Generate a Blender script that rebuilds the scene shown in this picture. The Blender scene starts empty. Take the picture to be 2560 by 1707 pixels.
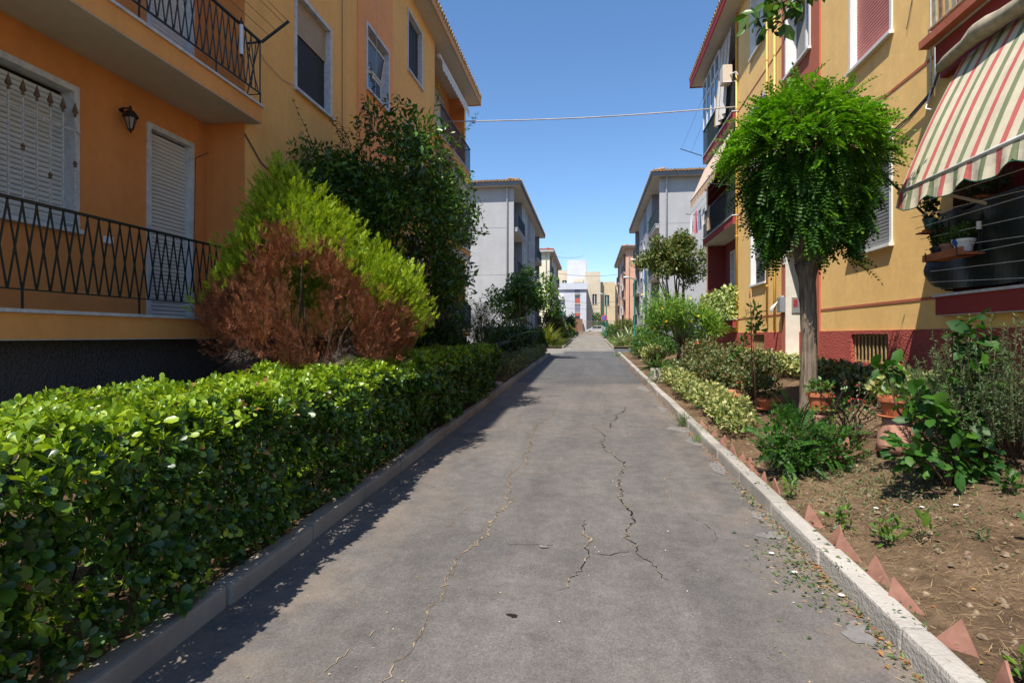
import bpy, bmesh, math, random
import numpy as np
from mathutils import Vector, Matrix

# ------------------------------------------------------------------ camera, sky, sun, exposure
scene = bpy.context.scene
COL = scene.collection
rng = np.random.default_rng(7)
random.seed(7)

cam_d = bpy.data.cameras.new("camera")
cam_d.lens = 20.0
cam_d.sensor_width = 36.0
cam_d.clip_start = 0.05
cam_d.clip_end = 2000.0
cam_d.shift_y = -0.00595
cam = bpy.data.objects.new("camera", cam_d)
cam.location = (0.0, 0.0, 1.6)
cam.rotation_euler = (math.radians(90), 0, math.atan(178 / 1306.5))
COL.objects.link(cam)
scene.camera = cam

SUN_TO = Vector((-0.255, -0.55, 1.0)).normalized()
world = bpy.data.worlds.new("World")
scene.world = world
world.use_nodes = True
wn = world.node_tree.nodes
wl = world.node_tree.links
for n in list(wn):
    wn.remove(n)
sky = wn.new("ShaderNodeTexSky")
sky.sky_type = 'NISHITA'
sky.sun_disc = False
sky.sun_elevation = math.asin(SUN_TO.z)
sky.sun_rotation = math.atan2(SUN_TO.x, SUN_TO.y) % (2 * math.pi)
sky.altitude = 0.0
sky.air_density = 1.0
sky.dust_density = 0.3
sky.ozone_density = 4.6
bg = wn.new("ShaderNodeBackground")
bg.inputs[1].default_value = 0.135
wo = wn.new("ShaderNodeOutputWorld")
hs = wn.new("ShaderNodeHueSaturation")
hs.inputs["Saturation"].default_value = 1.10
wl.new(sky.outputs[0], hs.inputs["Color"])
wl.new(hs.outputs[0], bg.inputs[0])
wl.new(bg.outputs[0], wo.inputs[0])

sun_d = bpy.data.lights.new("sun", 'SUN')
sun_d.energy = 5.0
sun_d.angle = math.radians(0.53)
sun_d.color = (1.0, 0.945, 0.86)
sun = bpy.data.objects.new("sun", sun_d)
sun.rotation_euler = (-SUN_TO).to_track_quat('-Z', 'Y').to_euler()
sun.location = (-10, -22, 40)
COL.objects.link(sun)

scene.view_settings.view_transform = 'Standard'
scene.view_settings.look = 'None'
scene.view_settings.exposure = 0.52
scene.view_settings.gamma = 1.0
scene.view_settings.use_curve_mapping = False

# ------------------------------------------------------------------ helpers: objects
LOC = {}

def tag(o, label=None, cat=None, group=None, kind=None):
    if label: o["label"] = label
    if cat: o["category"] = cat
    if group: o["group"] = group
    if kind: o["kind"] = kind
    return o

def thing(name, label, cat, loc, group=None, kind=None):
    o = bpy.data.objects.new(name, None)
    o.empty_display_size = 0.2
    o.location = loc
    COL.objects.link(o)
    LOC[o] = Vector(loc)
    return tag(o, label, cat, group, kind)

def add(name, mesh, parent=None, loc=None, rot=None):
    """an object that shows mesh; loc is in world space"""
    o = bpy.data.objects.new(name, mesh)
    COL.objects.link(o)
    base = Vector((0, 0, 0))
    if parent is not None:
        o.parent = parent
        base = LOC[parent]
    w = Vector(loc) if loc is not None else base.copy()
    o.location = w - base
    if rot is not None:
        o.rotation_euler = rot
    LOC[o] = w
    return o

class Fr:
    """a wall's own axes: u along the wall, z up, n out of the wall"""
    def __init__(s, O, U, N):
        s.O, s.U, s.N = Vector(O), Vector(U), Vector(N)
    def p(s, u, z, n=0.0):
        return s.O + s.U * u + s.N * n + Vector((0, 0, z))

class MB:
    def __init__(s):
        s.v, s.f, s.m = [], [], []
        s.mats = []
        s.cur = 0
    def mat(s, m):
        if m not in s.mats: s.mats.append(m)
        s.cur = s.mats.index(m)
        return s
    def face(s, pts):
        b = len(s.v)
        s.v.extend([tuple(p) for p in pts])
        s.f.append(tuple(range(b, b + len(pts))))
        s.m.append(s.cur)
    def hexa(s, P):
        b = len(s.v)
        s.v.extend([tuple(p) for p in P])
        for q in ((0, 3, 2, 1), (4, 5, 6, 7), (0, 1, 5, 4), (1, 2, 6, 5), (2, 3, 7, 6), (3, 0, 4, 7)):
            s.f.append(tuple(b + i for i in q)); s.m.append(s.cur)
    def box(s, x0, x1, y0, y1, z0, z1):
        s.hexa([(x0, y0, z0), (x1, y0, z0), (x1, y1, z0), (x0, y1, z0), (x0, y0, z1), (x1, y0, z1), (x1, y1, z1), (x0, y1, z1)])
        return s
    def fbox(s, F, u0, u1, z0, z1, n0, n1):
        s.hexa([F.p(u0, z0, n0), F.p(u1, z0, n0), F.p(u1, z0, n1), F.p(u0, z0, n1), F.p(u0, z1, n0), F.p(u1, z1, n0), F.p(u1, z1, n1), F.p(u0, z1, n1)])
        return s
    def bar(s, a, b, w, d=None, up=(0, 0, 1)):
        """rectangular bar from a to b"""
        a, b = Vector(a), Vector(b)
        d = d or w
        t = (b - a).normalized()
        up = Vector(up)
        if abs(t.dot(up)) > 0.97: up = Vector((1, 0, 0))
        x = t.cross(up).normalized() * (w / 2)
        y = x.cross(t).normalized() * (d / 2)
        s.hexa([a - x - y, a + x - y, a + x + y, a - x + y, b - x - y, b + x - y, b + x + y, b - x + y])
        return s
    def tube(s, pts, r, n=6, cap=True):
        pts = [Vector(p) for p in pts]
        if not hasattr(r, '__len__'): r = [r] * len(pts)
        b = len(s.v)
        x = None
        for i, p in enumerate(pts):
            t = (pts[min(i + 1, len(pts) - 1)] - pts[max(i - 1, 0)])
            if t.length < 1e-9: t = Vector((0, 0, 1))
            t.normalize()
            if x is None:
                x = t.orthogonal().normalized()
            else:
                x = (x - t * x.dot(t))
                x = x.normalized() if x.length > 1e-6 else t.orthogonal().normalized()
            y = t.cross(x)
            for k in range(n):
                a = 2 * math.pi * k / n
                s.v.append(tuple(p + (x * math.cos(a) + y * math.sin(a)) * r[i]))
        for i in range(len(pts) - 1):
            for k in range(n):
                k2 = (k + 1) % n
                s.f.append((b + i * n + k, b + i * n + k2, b + (i + 1) * n + k2, b + (i + 1) * n + k)); s.m.append(s.cur)
        if cap:
            s.f.append(tuple(b + k for k in range(n))); s.m.append(s.cur)
            e = b + (len(pts) - 1) * n
            s.f.append(tuple(e + k for k in range(n))); s.m.append(s.cur)
        return s
    def lathe(s, c, prof, n=16):
        c = Vector(c)
        b = len(s.v)
        for (r, z) in prof:
            for k in range(n):
                a = 2 * math.pi * k / n
                s.v.append((c.x + r * math.cos(a), c.y + r * math.sin(a), c.z + z))
        for i in range(len(prof) - 1):
            for k in range(n):
                k2 = (k + 1) % n
                s.f.append((b + i * n + k, b + i * n + k2, b + (i + 1) * n + k2, b + (i + 1) * n + k)); s.m.append(s.cur)
        s.f.append(tuple(b + k for k in range(n))); s.m.append(s.cur)
        e = b + (len(prof) - 1) * n
        s.f.append(tuple(e + k for k in range(n))); s.m.append(s.cur)
        return s
    def mesh(s, name, mat=None, off=(0, 0, 0), smooth=False, bevel=0.0, recalc=True):
        me = bpy.data.meshes.new(name)
        ox, oy, oz = off
        me.from_pydata([(x - ox, y - oy, z - oz) for x, y, z in s.v], [], s.f)
        if s.mats:
            for m in s.mats: me.materials.append(m)
            me.polygons.foreach_set("material_index", s.m)
        elif mat is not None:
            me.materials.append(mat)
        if recalc or bevel:
            bm = bmesh.new(); bm.from_mesh(me)
            if bevel:
                bmesh.ops.bevel(bm, geom=list(bm.edges), offset=bevel, segments=2, affect='EDGES', profile=0.6)
            if recalc:
                bmesh.ops.recalc_face_normals(bm, faces=bm.faces)
            bm.to_mesh(me); bm.free()
        if smooth:
            me.polygons.foreach_set("use_smooth", [True] * len(me.polygons))
        me.update()
        return me
    def build(s, name, mat=None, parent=None, smooth=False, bevel=0.0, origin=None, recalc=True):
        """origin: world point that becomes the object's own origin (top-level single meshes)"""
        base = LOC[parent] if parent is not None else (Vector(origin) if origin is not None else Vector((0, 0, 0)))
        return add(name, s.mesh(name, mat, base, smooth, bevel, recalc), parent, base)

def wall(mb, F, u0, u1, z0, z1, ops=(), n=0.0, depth=0.25, reveal=None):
    """a wall skin with rectangular openings cut through it, with reveals and outer edges"""
    us = sorted(set([u0, u1] + [o[0] for o in ops] + [o[1] for o in ops]))
    zs = sorted(set([z0, z1] + [o[2] for o in ops] + [o[3] for o in ops]))
    us = [u for u in us if u0 <= u <= u1]; zs = [z for z in zs if z0 <= z <= z1]
    for a, b in zip(us[:-1], us[1:]):
        for c, d in zip(zs[:-1], zs[1:]):
            mu, mz = (a + b) / 2, (c + d) / 2
            if any(o[0] < mu < o[1] and o[2] < mz < o[3] for o in ops): continue
            mb.face([F.p(a, c, n), F.p(b, c, n), F.p(b, d, n), F.p(a, d, n)])
    keep = mb.cur
    if reveal is not None: mb.mat(reveal)
    for o in ops:
        a, b, c, d = o[:4]
        m = n - depth
        mb.face([F.p(a, c, n), F.p(a, d, n), F.p(a, d, m), F.p(a, c, m)])
        mb.face([F.p(b, c, n), F.p(b, d, n), F.p(b, d, m), F.p(b, c, m)])
        mb.face([F.p(a, c, n), F.p(b, c, n), F.p(b, c, m), F.p(a, c, m)])
        mb.face([F.p(a, d, n), F.p(b, d, n), F.p(b, d, m), F.p(a, d, m)])
    mb.cur = keep
    m = n - depth
    mb.face([F.p(u0, z0, n), F.p(u0, z1, n), F.p(u0, z1, m), F.p(u0, z0, m)])
    mb.face([F.p(u1, z0, n), F.p(u1, z1, n), F.p(u1, z1, m), F.p(u1, z0, m)])
    mb.face([F.p(u0, z0, n), F.p(u1, z0, n), F.p(u1, z0, m), F.p(u0, z0, m)])
    mb.face([F.p(u0, z1, n), F.p(u1, z1, n), F.p(u1, z1, m), F.p(u0, z1, m)])

# ------------------------------------------------------------------ helpers: materials
def newmat(name):
    m = bpy.data.materials.new(name)
    m.use_nodes = True
    nt = m.node_tree
    for n in list(nt.nodes): nt.nodes.remove(n)
    out = nt.nodes.new("ShaderNodeOutputMaterial")
    bs = nt.nodes.new("ShaderNodeBsdfPrincipled")
    nt.links.new(bs.outputs[0], out.inputs[0])
    return m, nt, bs, out

def c4(c): return (c[0], c[1], c[2], 1.0)

def noise(nt, scale, detail=4, rough=0.55, vec=None, w=None):
    n = nt.nodes.new("ShaderNodeTexNoise")
    n.inputs["Scale"].default_value = scale
    n.inputs["Detail"].default_value = detail
    n.inputs["Roughness"].default_value = rough
    if vec is not None: nt.links.new(vec, n.inputs["Vector"])
    return n

def ramp(nt, fac, stops):
    r = nt.nodes.new("ShaderNodeValToRGB")
    e = r.color_ramp.elements
    while len(e) < len(stops): e.new(0.5)
    for i, (p, c) in enumerate(stops):
        e[i].position = p
        e[i].color = c4(c) if hasattr(c, '__len__') else (c, c, c, 1)
    nt.links.new(fac, r.inputs[0])
    return r

def mixc(nt, fac, a, b, mode='MIX'):
    m = nt.nodes.new("ShaderNodeMix")
    m.data_type = 'RGBA'; m.blend_type = mode
    for sock, v in ((m.inputs[0], fac), (m.inputs[6], a), (m.inputs[7], b)):
        if hasattr(v, 'is_linked') or hasattr(v, 'links'): nt.links.new(v, sock)
        elif hasattr(v, '__len__'): sock.default_value = c4(v)
        else: sock.default_value = v
    return m.outputs[2]

def wpos(nt, scale=(1, 1, 1)):
    g = nt.nodes.new("ShaderNodeNewGeometry")
    mp = nt.nodes.new("ShaderNodeMapping")
    mp.inputs["Scale"].default_value = scale
    nt.links.new(g.outputs["Position"], mp.inputs["Vector"])
    return mp.outputs[0]

def bump(nt, bs, h, strength, dist=0.02, prev=None):
    b = nt.nodes.new("ShaderNodeBump")
    b.inputs["Strength"].default_value = strength
    b.inputs["Distance"].default_value = dist
    nt.links.new(h, b.inputs["Height"])
    if prev is not None: nt.links.new(prev, b.inputs["Normal"])
    nt.links.new(b.outputs[0], bs.inputs["Normal"])
    return b.outputs[0]

def plaster(name, col, bscale=140, bstr=0.3, var=0.07, rough=0.9, streak=0.07, bdist=0.004):
    m, nt, bs, out = newmat(name)
    p = wpos(nt)
    n1 = noise(nt, 0.9, 6, 0.6, p)
    n2 = noise(nt, 1.0, 5, 0.6, wpos(nt, (3.5, 3.5, 0.28)))
    n3 = noise(nt, bscale, 3, 0.6, p)
    n4 = noise(nt, 9.0, 4, 0.6, p)
    d = tuple(c * (1 - var) for c in col); l = tuple(min(1, c * (1 + var * 0.7)) for c in col)
    r = ramp(nt, n1.outputs[0], [(0.32, d), (0.68, l)])
    st = ramp(nt, n2.outputs[0], [(0.42, 1.0), (0.72, 1.0 - streak)])
    o = mixc(nt, 1.0, r.outputs[0], st.outputs[0], 'MULTIPLY')
    fine = ramp(nt, n4.outputs[0], [(0.3, 0.94), (0.7, 1.03)])
    o = mixc(nt, 1.0, o, fine.outputs[0], 'MULTIPLY')
    nt.links.new(o, bs.inputs["Base Color"])
    bs.inputs["Roughness"].default_value = rough
    bs.inputs["Specular IOR Level"].default_value = 0.25
    b = bump(nt, bs, n3.outputs[0], bstr, bdist)
    bump(nt, bs, n4.outputs[0], 0.25, 0.012, b)
    return m

def stucco(name, col, scale=38, dark=0.55):
    """coarse thrown render"""
    m, nt, bs, out = newmat(name)
    p = wpos(nt)
    v = nt.nodes.new("ShaderNodeTexVoronoi"); v.inputs["Scale"].default_value = scale
    nt.links.new(p, v.inputs["Vector"])
    n1 = noise(nt, scale * 1.4, 4, 0.65, p)
    n2 = noise(nt, 1.2, 5, 0.6, p)
    r = ramp(nt, n2.outputs[0], [(0.3, tuple(c * 0.86 for c in col)), (0.7, tuple(min(1, c * 1.08) for c in col))])
    nt.links.new(r.outputs[0], bs.inputs["Base Color"])
    bs.inputs["Roughness"].default_value = 0.95
    bs.inputs["Specular IOR Level"].default_value = 0.15
    mt = nt.nodes.new("ShaderNodeMath"); mt.operation = 'ADD'
    nt.links.new(v.outputs["Distance"], mt.inputs[0]); nt.links.new(n1.outputs[0], mt.inputs[1])
    bump(nt, bs, mt.outputs[0], 1.0, 0.022)
    return m

def plain(name, col, rough=0.6, var=0.12, scale=6, metal=0.0, spec=0.5, bstr=0.0, bscale=60):
    m, nt, bs, out = newmat(name)
    n1 = noise(nt, scale, 5, 0.6, wpos(nt))
    r = ramp(nt, n1.outputs[0], [(0.3, tuple(c * (1 - var) for c in col)), (0.7, tuple(min(1, c * (1 + var)) for c in col))])
    nt.links.new(r.outputs[0], bs.inputs["Base Color"])
    bs.inputs["Roughness"].default_value = rough
    bs.inputs["Metallic"].default_value = metal
    bs.inputs["Specular IOR Level"].default_value = spec
    if bstr:
        n2 = noise(nt, bscale, 3, 0.6, wpos(nt))
        bump(nt, bs, n2.outputs[0], bstr, 0.005)
    return m

def leafmat(name, cols, rough=0.38, trans=0.3, spec=0.5, tcol=None):
    """cols: 2 to 4 leaf colours picked leaf by leaf"""
    m, nt, bs, out = newmat(name)
    g = nt.nodes.new("ShaderNodeNewGeometry")
    st = [(i / max(1, len(cols) - 1), c) for i, c in enumerate(cols)]
    r = ramp(nt, g.outputs["Random Per Island"], st)
    n = noise(nt, 14, 3, 0.6, wpos(nt))
    f = ramp(nt, n.outputs[0], [(0.3, 0.88), (0.7, 1.12)])
    o = mixc(nt, 1.0, r.outputs[0], f.outputs[0], 'MULTIPLY')
    nt.links.new(o, bs.inputs["Base Color"])
    bs.inputs["Roughness"].default_value = rough
    bs.inputs["Specular IOR Level"].default_value = spec
    tr = nt.nodes.new("ShaderNodeBsdfTranslucent")
    t2 = mixc(nt, 1.0, o, tcol or (1.25, 1.3, 0.55), 'MULTIPLY')
    nt.links.new(t2, tr.inputs[0])
    mx = nt.nodes.new("ShaderNodeMixShader")
    mx.inputs[0].default_value = trans
    nt.links.new(bs.outputs[0], mx.inputs[1]); nt.links.new(tr.outputs[0], mx.inputs[2])
    nt.links.new(mx.outputs[0], out.inputs[0])
    return m

def glassmat(name, col=(0.02, 0.03, 0.04), rough=0.05):
    m, nt, bs, out = newmat(name)
    bs.inputs["Base Color"].default_value = c4(col)
    bs.inputs["Roughness"].default_value = rough
    bs.inputs["Specular IOR Level"].default_value = 0.9
    n = noise(nt, 2.0, 2, 0.5, wpos(nt))
    bump(nt, bs, n.outputs[0], 0.03, 0.02)
    return m

def marble(name):
    m, nt, bs, out = newmat(name)
    p = wpos(nt)
    n = noise(nt, 9, 8, 0.7, p)
    r = ramp(nt, n.outputs[0], [(0.3, (0.40, 0.41, 0.44)), (0.55, (0.62, 0.61, 0.60)), (0.75, (0.70, 0.69, 0.67))])
    nt.links.new(r.outputs[0], bs.inputs["Base Color"])
    bs.inputs["Roughness"].default_value = 0.45
    return m

def stripes(name, F, period, cols, rough=0.85, axis='u', trans=0.0):
    """woven stripes along an axis of frame F (cols: list of (width fraction end, colour))"""
    m, nt, bs, out = newmat(name)
    g = nt.nodes.new("ShaderNodeNewGeometry")
    dp = nt.nodes.new("ShaderNodeVectorMath"); dp.operation = 'DOT_PRODUCT'
    nt.links.new(g.outputs["Position"], dp.inputs[0])
    dp.inputs[1].default_value = F
    mm = nt.nodes.new("ShaderNodeMath"); mm.operation = 'PINGPONG' if False else 'MODULO'
    ad = nt.nodes.new("ShaderNodeMath"); ad.operation = 'ADD'; ad.inputs[1].default_value = 100 * period
    nt.links.new(dp.outputs["Value"], ad.inputs[0])
    nt.links.new(ad.outputs[0], mm.inputs[0]); mm.inputs[1].default_value = period
    dv = nt.nodes.new("ShaderNodeMath"); dv.operation = 'DIVIDE'; dv.inputs[1].default_value = period
    nt.links.new(mm.outputs[0], dv.inputs[0])
    r = nt.nodes.new("ShaderNodeValToRGB"); r.color_ramp.interpolation = 'CONSTANT'
    e = r.color_ramp.elements
    while len(e) < len(cols): e.new(0.5)
    for i, (p, c) in enumerate(cols):
        e[i].position = p; e[i].color = c4(c)
    nt.links.new(dv.outputs[0], r.inputs[0])
    n = noise(nt, 5, 5, 0.6, wpos(nt))
    f = ramp(nt, n.outputs[0], [(0.3, 0.86), (0.7, 1.05)])
    o = mixc(nt, 1.0, r.outputs[0], f.outputs[0], 'MULTIPLY')
    nt.links.new(o, bs.inputs["Base Color"])
    bs.inputs["Roughness"].default_value = rough
    bs.inputs["Specular IOR Level"].default_value = 0.15
    n2 = noise(nt, 12, 4, 0.6, wpos(nt)); bump(nt, bs, n2.outputs[0], 0.25, 0.02)
    if trans:
        tr = nt.nodes.new("ShaderNodeBsdfTranslucent"); nt.links.new(o, tr.inputs[0])
        mx = nt.nodes.new("ShaderNodeMixShader"); mx.inputs[0].default_value = trans
        nt.links.new(bs.outputs[0], mx.inputs[1]); nt.links.new(tr.outputs[0], mx.inputs[2])
        nt.links.new(mx.outputs[0], out.inputs[0])
    return m

SLOPE = 0.019
def road_z(y): return SLOPE * min(y, 93.0)
def ss(t):
    t = max(0.0, min(1.0, t)); return t * t * (3 - 2 * t)
def gz(x, y):
    """height of the planted ground beside the road"""
    if x > 0: return road_z(y) + 0.12 + (0.6 * ss((x - 1.65) / 2.6) if y < 32 else 0.25 * ss((x - 1.7) / 2.6))
    return road_z(y) + 0.12 + 0.15 * ss((-x - 2.6) / 2.2)

scene.cycles.max_bounces = 5
scene.cycles.diffuse_bounces = 3
scene.cycles.glossy_bounces = 2
scene.cycles.transmission_bounces = 3
scene.cycles.transparent_max_bounces = 4
scene.cycles.use_denoising = True
scene.cycles.sample_clamp_indirect = 6.0

# ------------------------------------------------------------------ ground, road, kerbs
def asphalt(name, lo, hi, edge=False):
    m, nt, bs, out = newmat(name)
    p = wpos(nt)
    big = noise(nt, 0.55, 5, 0.62, p)
    long_ = noise(nt, 1.0, 4, 0.6, wpos(nt, (2.2, 0.25, 1)))
    mid = noise(nt, 7.0, 5, 0.65, p)
    grit = noise(nt, 120, 3, 0.75, p)
    v = nt.nodes.new("ShaderNodeTexVoronoi"); v.inputs["Scale"].default_value = 95
    nt.links.new(p, v.inputs["Vector"])
    a = ramp(nt, big.outputs[0], [(0.3, lo), (0.72, hi)])
    l2 = ramp(nt, long_.outputs[0], [(0.35, 0.86), (0.7, 1.12)])
    o = mixc(nt, 1.0, a.outputs[0], l2.outputs[0], 'MULTIPLY')
    m2 = ramp(nt, mid.outputs[0], [(0.28, 0.76), (0.75, 1.16)])
    o = mixc(nt, 1.0, o, m2.outputs[0], 'MULTIPLY')
    g2 = ramp(nt, grit.outputs[0], [(0.3, 0.62), (0.55, 1.03), (0.72, 1.55)])
    o = mixc(nt, 0.75, o, g2.outputs[0], 'MULTIPLY')
    st = ramp(nt, v.outputs["Color"], [(0.0, 0.72), (1.0, 1.3)])
    o = mixc(nt, 0.7, o, st.outputs[0], 'MULTIPLY')
    if edge:
        # blown dust that has settled along both kerbs, in ragged drifts
        sx = nt.nodes.new("ShaderNodeSeparateXYZ"); nt.links.new(p, sx.inputs[0])
        f = None
        for a, b in ((0.75, 1.5), (-1.15, -1.75)):
            mr = nt.nodes.new("ShaderNodeMapRange"); mr.inputs[1].default_value = a; mr.inputs[2].default_value = b
            nt.links.new(sx.outputs[0], mr.inputs[0])
            if f is None: f = mr.outputs[0]
            else:
                mx = nt.nodes.new("ShaderNodeMath"); mx.operation = 'MAXIMUM'; nt.links.new(f, mx.inputs[0]); nt.links.new(mr.outputs[0], mx.inputs[1]); f = mx.outputs[0]
        dn = noise(nt, 2.6, 6, 0.7, p)
        dr = ramp(nt, dn.outputs[0], [(0.42, 0.0), (0.66, 1.0)])
        ml = nt.nodes.new("ShaderNodeMath"); ml.operation = 'MULTIPLY'; nt.links.new(f, ml.inputs[0]); nt.links.new(dr.outputs[0], ml.inputs[1])
        m3 = nt.nodes.new("ShaderNodeMath"); m3.operation = 'MULTIPLY'; m3.inputs[1].default_value = 0.6; nt.links.new(ml.outputs[0], m3.inputs[0])
        o = mixc(nt, m3.outputs[0], o, (0.24, 0.185, 0.135))
    nt.links.new(o, bs.inputs["Base Color"])
    bs.inputs["Roughness"].default_value = 0.85
    bs.inputs["Specular IOR Level"].default_value = 0.3
    b = bump(nt, bs, grit.outputs[0], 0.35, 0.005)
    bump(nt, bs, mid.outputs[0], 0.25, 0.02, b)
    return m

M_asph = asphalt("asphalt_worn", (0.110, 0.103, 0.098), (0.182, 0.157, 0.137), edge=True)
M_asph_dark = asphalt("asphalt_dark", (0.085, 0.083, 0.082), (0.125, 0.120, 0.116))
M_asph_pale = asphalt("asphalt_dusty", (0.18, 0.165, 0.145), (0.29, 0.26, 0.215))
M_crack = plain("crack_dark", (0.018, 0.016, 0.014), 0.95, spec=0.1)
M_cracksand = plain("crack_sand", (0.255, 0.195, 0.13), 0.95, 0.35, 30, spec=0.1)
M_patch = plain("cement_smear", (0.185, 0.172, 0.16), 0.9, 0.2, 12, spec=0.2, bstr=0.4)

def soil():
    m, nt, bs, out = newmat("dry_soil")
    p = wpos(nt)
    a = noise(nt, 1.3, 6, 0.65, p); b = noise(nt, 11, 6, 0.7, p); c = noise(nt, 70, 4, 0.7, p)
    r = ramp(nt, a.outputs[0], [(0.3, (0.078, 0.048, 0.030)), (0.52, (0.16, 0.105, 0.062)), (0.72, (0.26, 0.18, 0.105))])
    r2 = ramp(nt, b.outputs[0], [(0.25, 0.55), (0.75, 1.35)])
    o = mixc(nt, 1.0, r.outputs[0], r2.outputs[0], 'MULTIPLY')
    r3 = ramp(nt, c.outputs[0], [(0.25, 0.6), (0.8, 1.5)])
    o = mixc(nt, 0.8, o, r3.outputs[0], 'MULTIPLY')
    nt.links.new(o, bs.inputs["Base Color"])
    bs.inputs["Roughness"].default_value = 0.97
    bs.inputs["Specular IOR Level"].default_value = 0.1
    k = bump(nt, bs, b.outputs[0], 0.8, 0.05)
    bump(nt, bs, c.outputs[0], 0.7, 0.012, k)
    return m
M_soil = soil()
M_conc = plaster("kerb_concrete", (0.40, 0.365, 0.315), 45, 0.9, 0.32, 0.9, 0.12, 0.012)
M_conc_old = plaster("kerb_concrete_old", (0.32, 0.275, 0.225), 90, 0.6, 0.3, 0.9, 0.1, 0.008)

# one sheet that reaches the horizon, climbing as the street climbs
g = MB()
ys = [-400, -60, -6, 20, 60, 93, 140, 400, 900]
for a, b in zip(ys[:-1], ys[1:]):
    g.face([(-900, a, road_z(a) - 0.05), (900, a, road_z(a) - 0.05), (900, b, road_z(b) - 0.05), (-900, b, road_z(b) - 0.05)])
tag(g.build("ground", M_soil), kind="structure")

def road_sheet(name, mat, x0, x1, y0, y1, dz=0.0, step=2.0):
    b = MB(); n = max(1, int((y1 - y0) / step))
    for i in range(n):
        a, c = y0 + (y1 - y0) * i / n, y0 + (y1 - y0) * (i + 1) / n
        b.face([(x0, a, road_z(a) + dz), (x1, a, road_z(a) + dz), (x1, c, road_z(c) + dz), (x0, c, road_z(c) + dz)])
    return tag(b.build(name, mat), kind="structure")
RXL, RXR = -2.04, 1.5
road = road_sheet("road", M_asph, RXL - 0.02, RXR + 0.02, -6, 15.6)
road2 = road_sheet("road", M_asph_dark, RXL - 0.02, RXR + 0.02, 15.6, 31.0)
cross = road_sheet("cross_street", M_asph_dark, -1.45, 1.5, 31.0, 34.2)
road_sheet("cross_street", M_asph_pale, -60, -1.45, 31.0, 38.2)
road_sheet("cross_street", M_asph_dark, 1.5, 60, 31.0, 38.2)
road_sheet("cross_street", M_asph_pale, -1.45, 1.5, 34.2, 38.2)
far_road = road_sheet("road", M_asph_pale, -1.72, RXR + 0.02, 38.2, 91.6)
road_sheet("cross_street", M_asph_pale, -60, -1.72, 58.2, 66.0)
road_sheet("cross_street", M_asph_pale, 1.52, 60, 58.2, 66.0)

def strip(name, pts, w0, w1, mat, seed, parent=road, dz=0.004, gap=0.0):
    r = random.Random(seed)
    fine = []
    for (a, b) in zip(pts[:-1], pts[1:]):
        n = max(2, int(math.dist(a, b) / 0.035))
        for i in range(n):
            t = i / n
            fine.append((a[0] + (b[0] - a[0]) * t + r.gauss(0, 0.013), a[1] + (b[1] - a[1]) * t + r.gauss(0, 0.010)))
    mb = MB(); L = None
    N = len(fine)
    for i, (x, y) in enumerate(fine):
        q = fine[min(i + 1, N - 1)]; p0 = fine[max(i - 1, 0)]
        tx, ty = q[0] - p0[0], q[1] - p0[1]
        l = math.hypot(tx, ty) or 1
        taper = min(1, 5 * i / N, 5 * (N - i) / N)
        w = (w0 + (w1 - w0) * r.random() ** 2) * (0.25 + 0.75 * taper)
        cur = ((x - ty / l * w, y + tx / l * w), (x + ty / l * w * r.uniform(.5, 1.2), y - tx / l * w))
        if L is not None and r.random() > gap:
            mb.face([(L[0][0], L[0][1], road_z(L[0][1]) + dz), (L[1][0], L[1][1], road_z(L[1][1]) + dz), (cur[1][0], cur[1][1], road_z(cur[1][1]) + dz), (cur[0][0], cur[0][1], road_z(cur[0][1]) + dz)])
        L = cur
    return mb.build(name, mat, parent, recalc=False)
LOC[road] = Vector((0, 0, 0))
CR = {
 'A': [(0.06, 9.32), (0.05, 8.92), (0.14, 8.66), (0.22, 8.23), (0.16, 7.78), (0.21, 7.24), (0.29, 7.18), (0.3, 6.94), (0.4, 6.67), (0.34, 6.23), (0.29, 6.1), (0.3, 5.44), (0.27, 5.32), (0.32, 5.0), (0.35, 4.9), (0.35, 4.68), (0.27, 4.51), (0.28, 4.3), (0.33, 4.21), (0.33, 4.0), (0.38, 3.94), (0.44, 3.84), (0.43, 3.77), (0.46, 3.7), (0.5, 3.63)],
 'B': [(-0.66, 11.48), (-0.63, 10.02), (-0.83, 9.09), (-0.86, 7.96), (-0.79, 7.7), (-0.76, 7.16), (-0.8, 7.01), (-0.72, 6.56), (-0.74, 6.38), (-0.84, 6.14), (-0.82, 5.69), (-0.75, 5.43), (-0.76, 5.19), (-0.71, 5.12), (-0.73, 4.93), (-0.77, 4.79), (-0.76, 4.68), (-0.79, 4.56), (-0.77, 4.28), (-0.89, 3.86), (-0.89, 3.5), (-0.86, 3.26), (-0.9, 3.11), (-0.87, 2.91), (-0.86, 2.76), (-0.9, 2.6), (-0.91, 2.3)],
 'C': [(-0.02, 4.71), (-0.06, 4.55), (-0.02, 4.33), (0.01, 4.3), (-0.01, 4.18), (-0.01, 4.06), (-0.02, 3.93), (-0.02, 3.82), (-0.07, 3.74), (-0.13, 3.61), (-0.14, 3.53), (-0.19, 3.39)],
 'D': [(-0.2, 6.56), (-0.15, 6.02), (-0.07, 5.56), (-0.05, 5.4)],
 'E': [(0.9, 6.36), (0.77, 6.03), (0.73, 5.66), (0.74, 5.5), (0.73, 5.26)],
 'F': [(0.71, 11.28), (0.59, 10.46), (0.45, 10.15), (0.46, 9.74), (0.35, 9.48), (0.31, 8.78)],
}
strip("crack", CR['A'], .003, .012, M_crack, 1)
strip("crack", CR['A'], .003, .010, M_cracksand, 1, dz=0.007, gap=.5)
strip("crack", CR['B'], .004, .019, M_cracksand, 2, gap=.06)
strip("crack", CR['B'], .001, .004, M_crack, 2, dz=0.007, gap=.35)
strip("crack", CR['C'], .002, .006, M_crack, 3)
strip("crack", CR['C'], .003, .012, M_cracksand, 3, dz=0.007, gap=.35)
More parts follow.
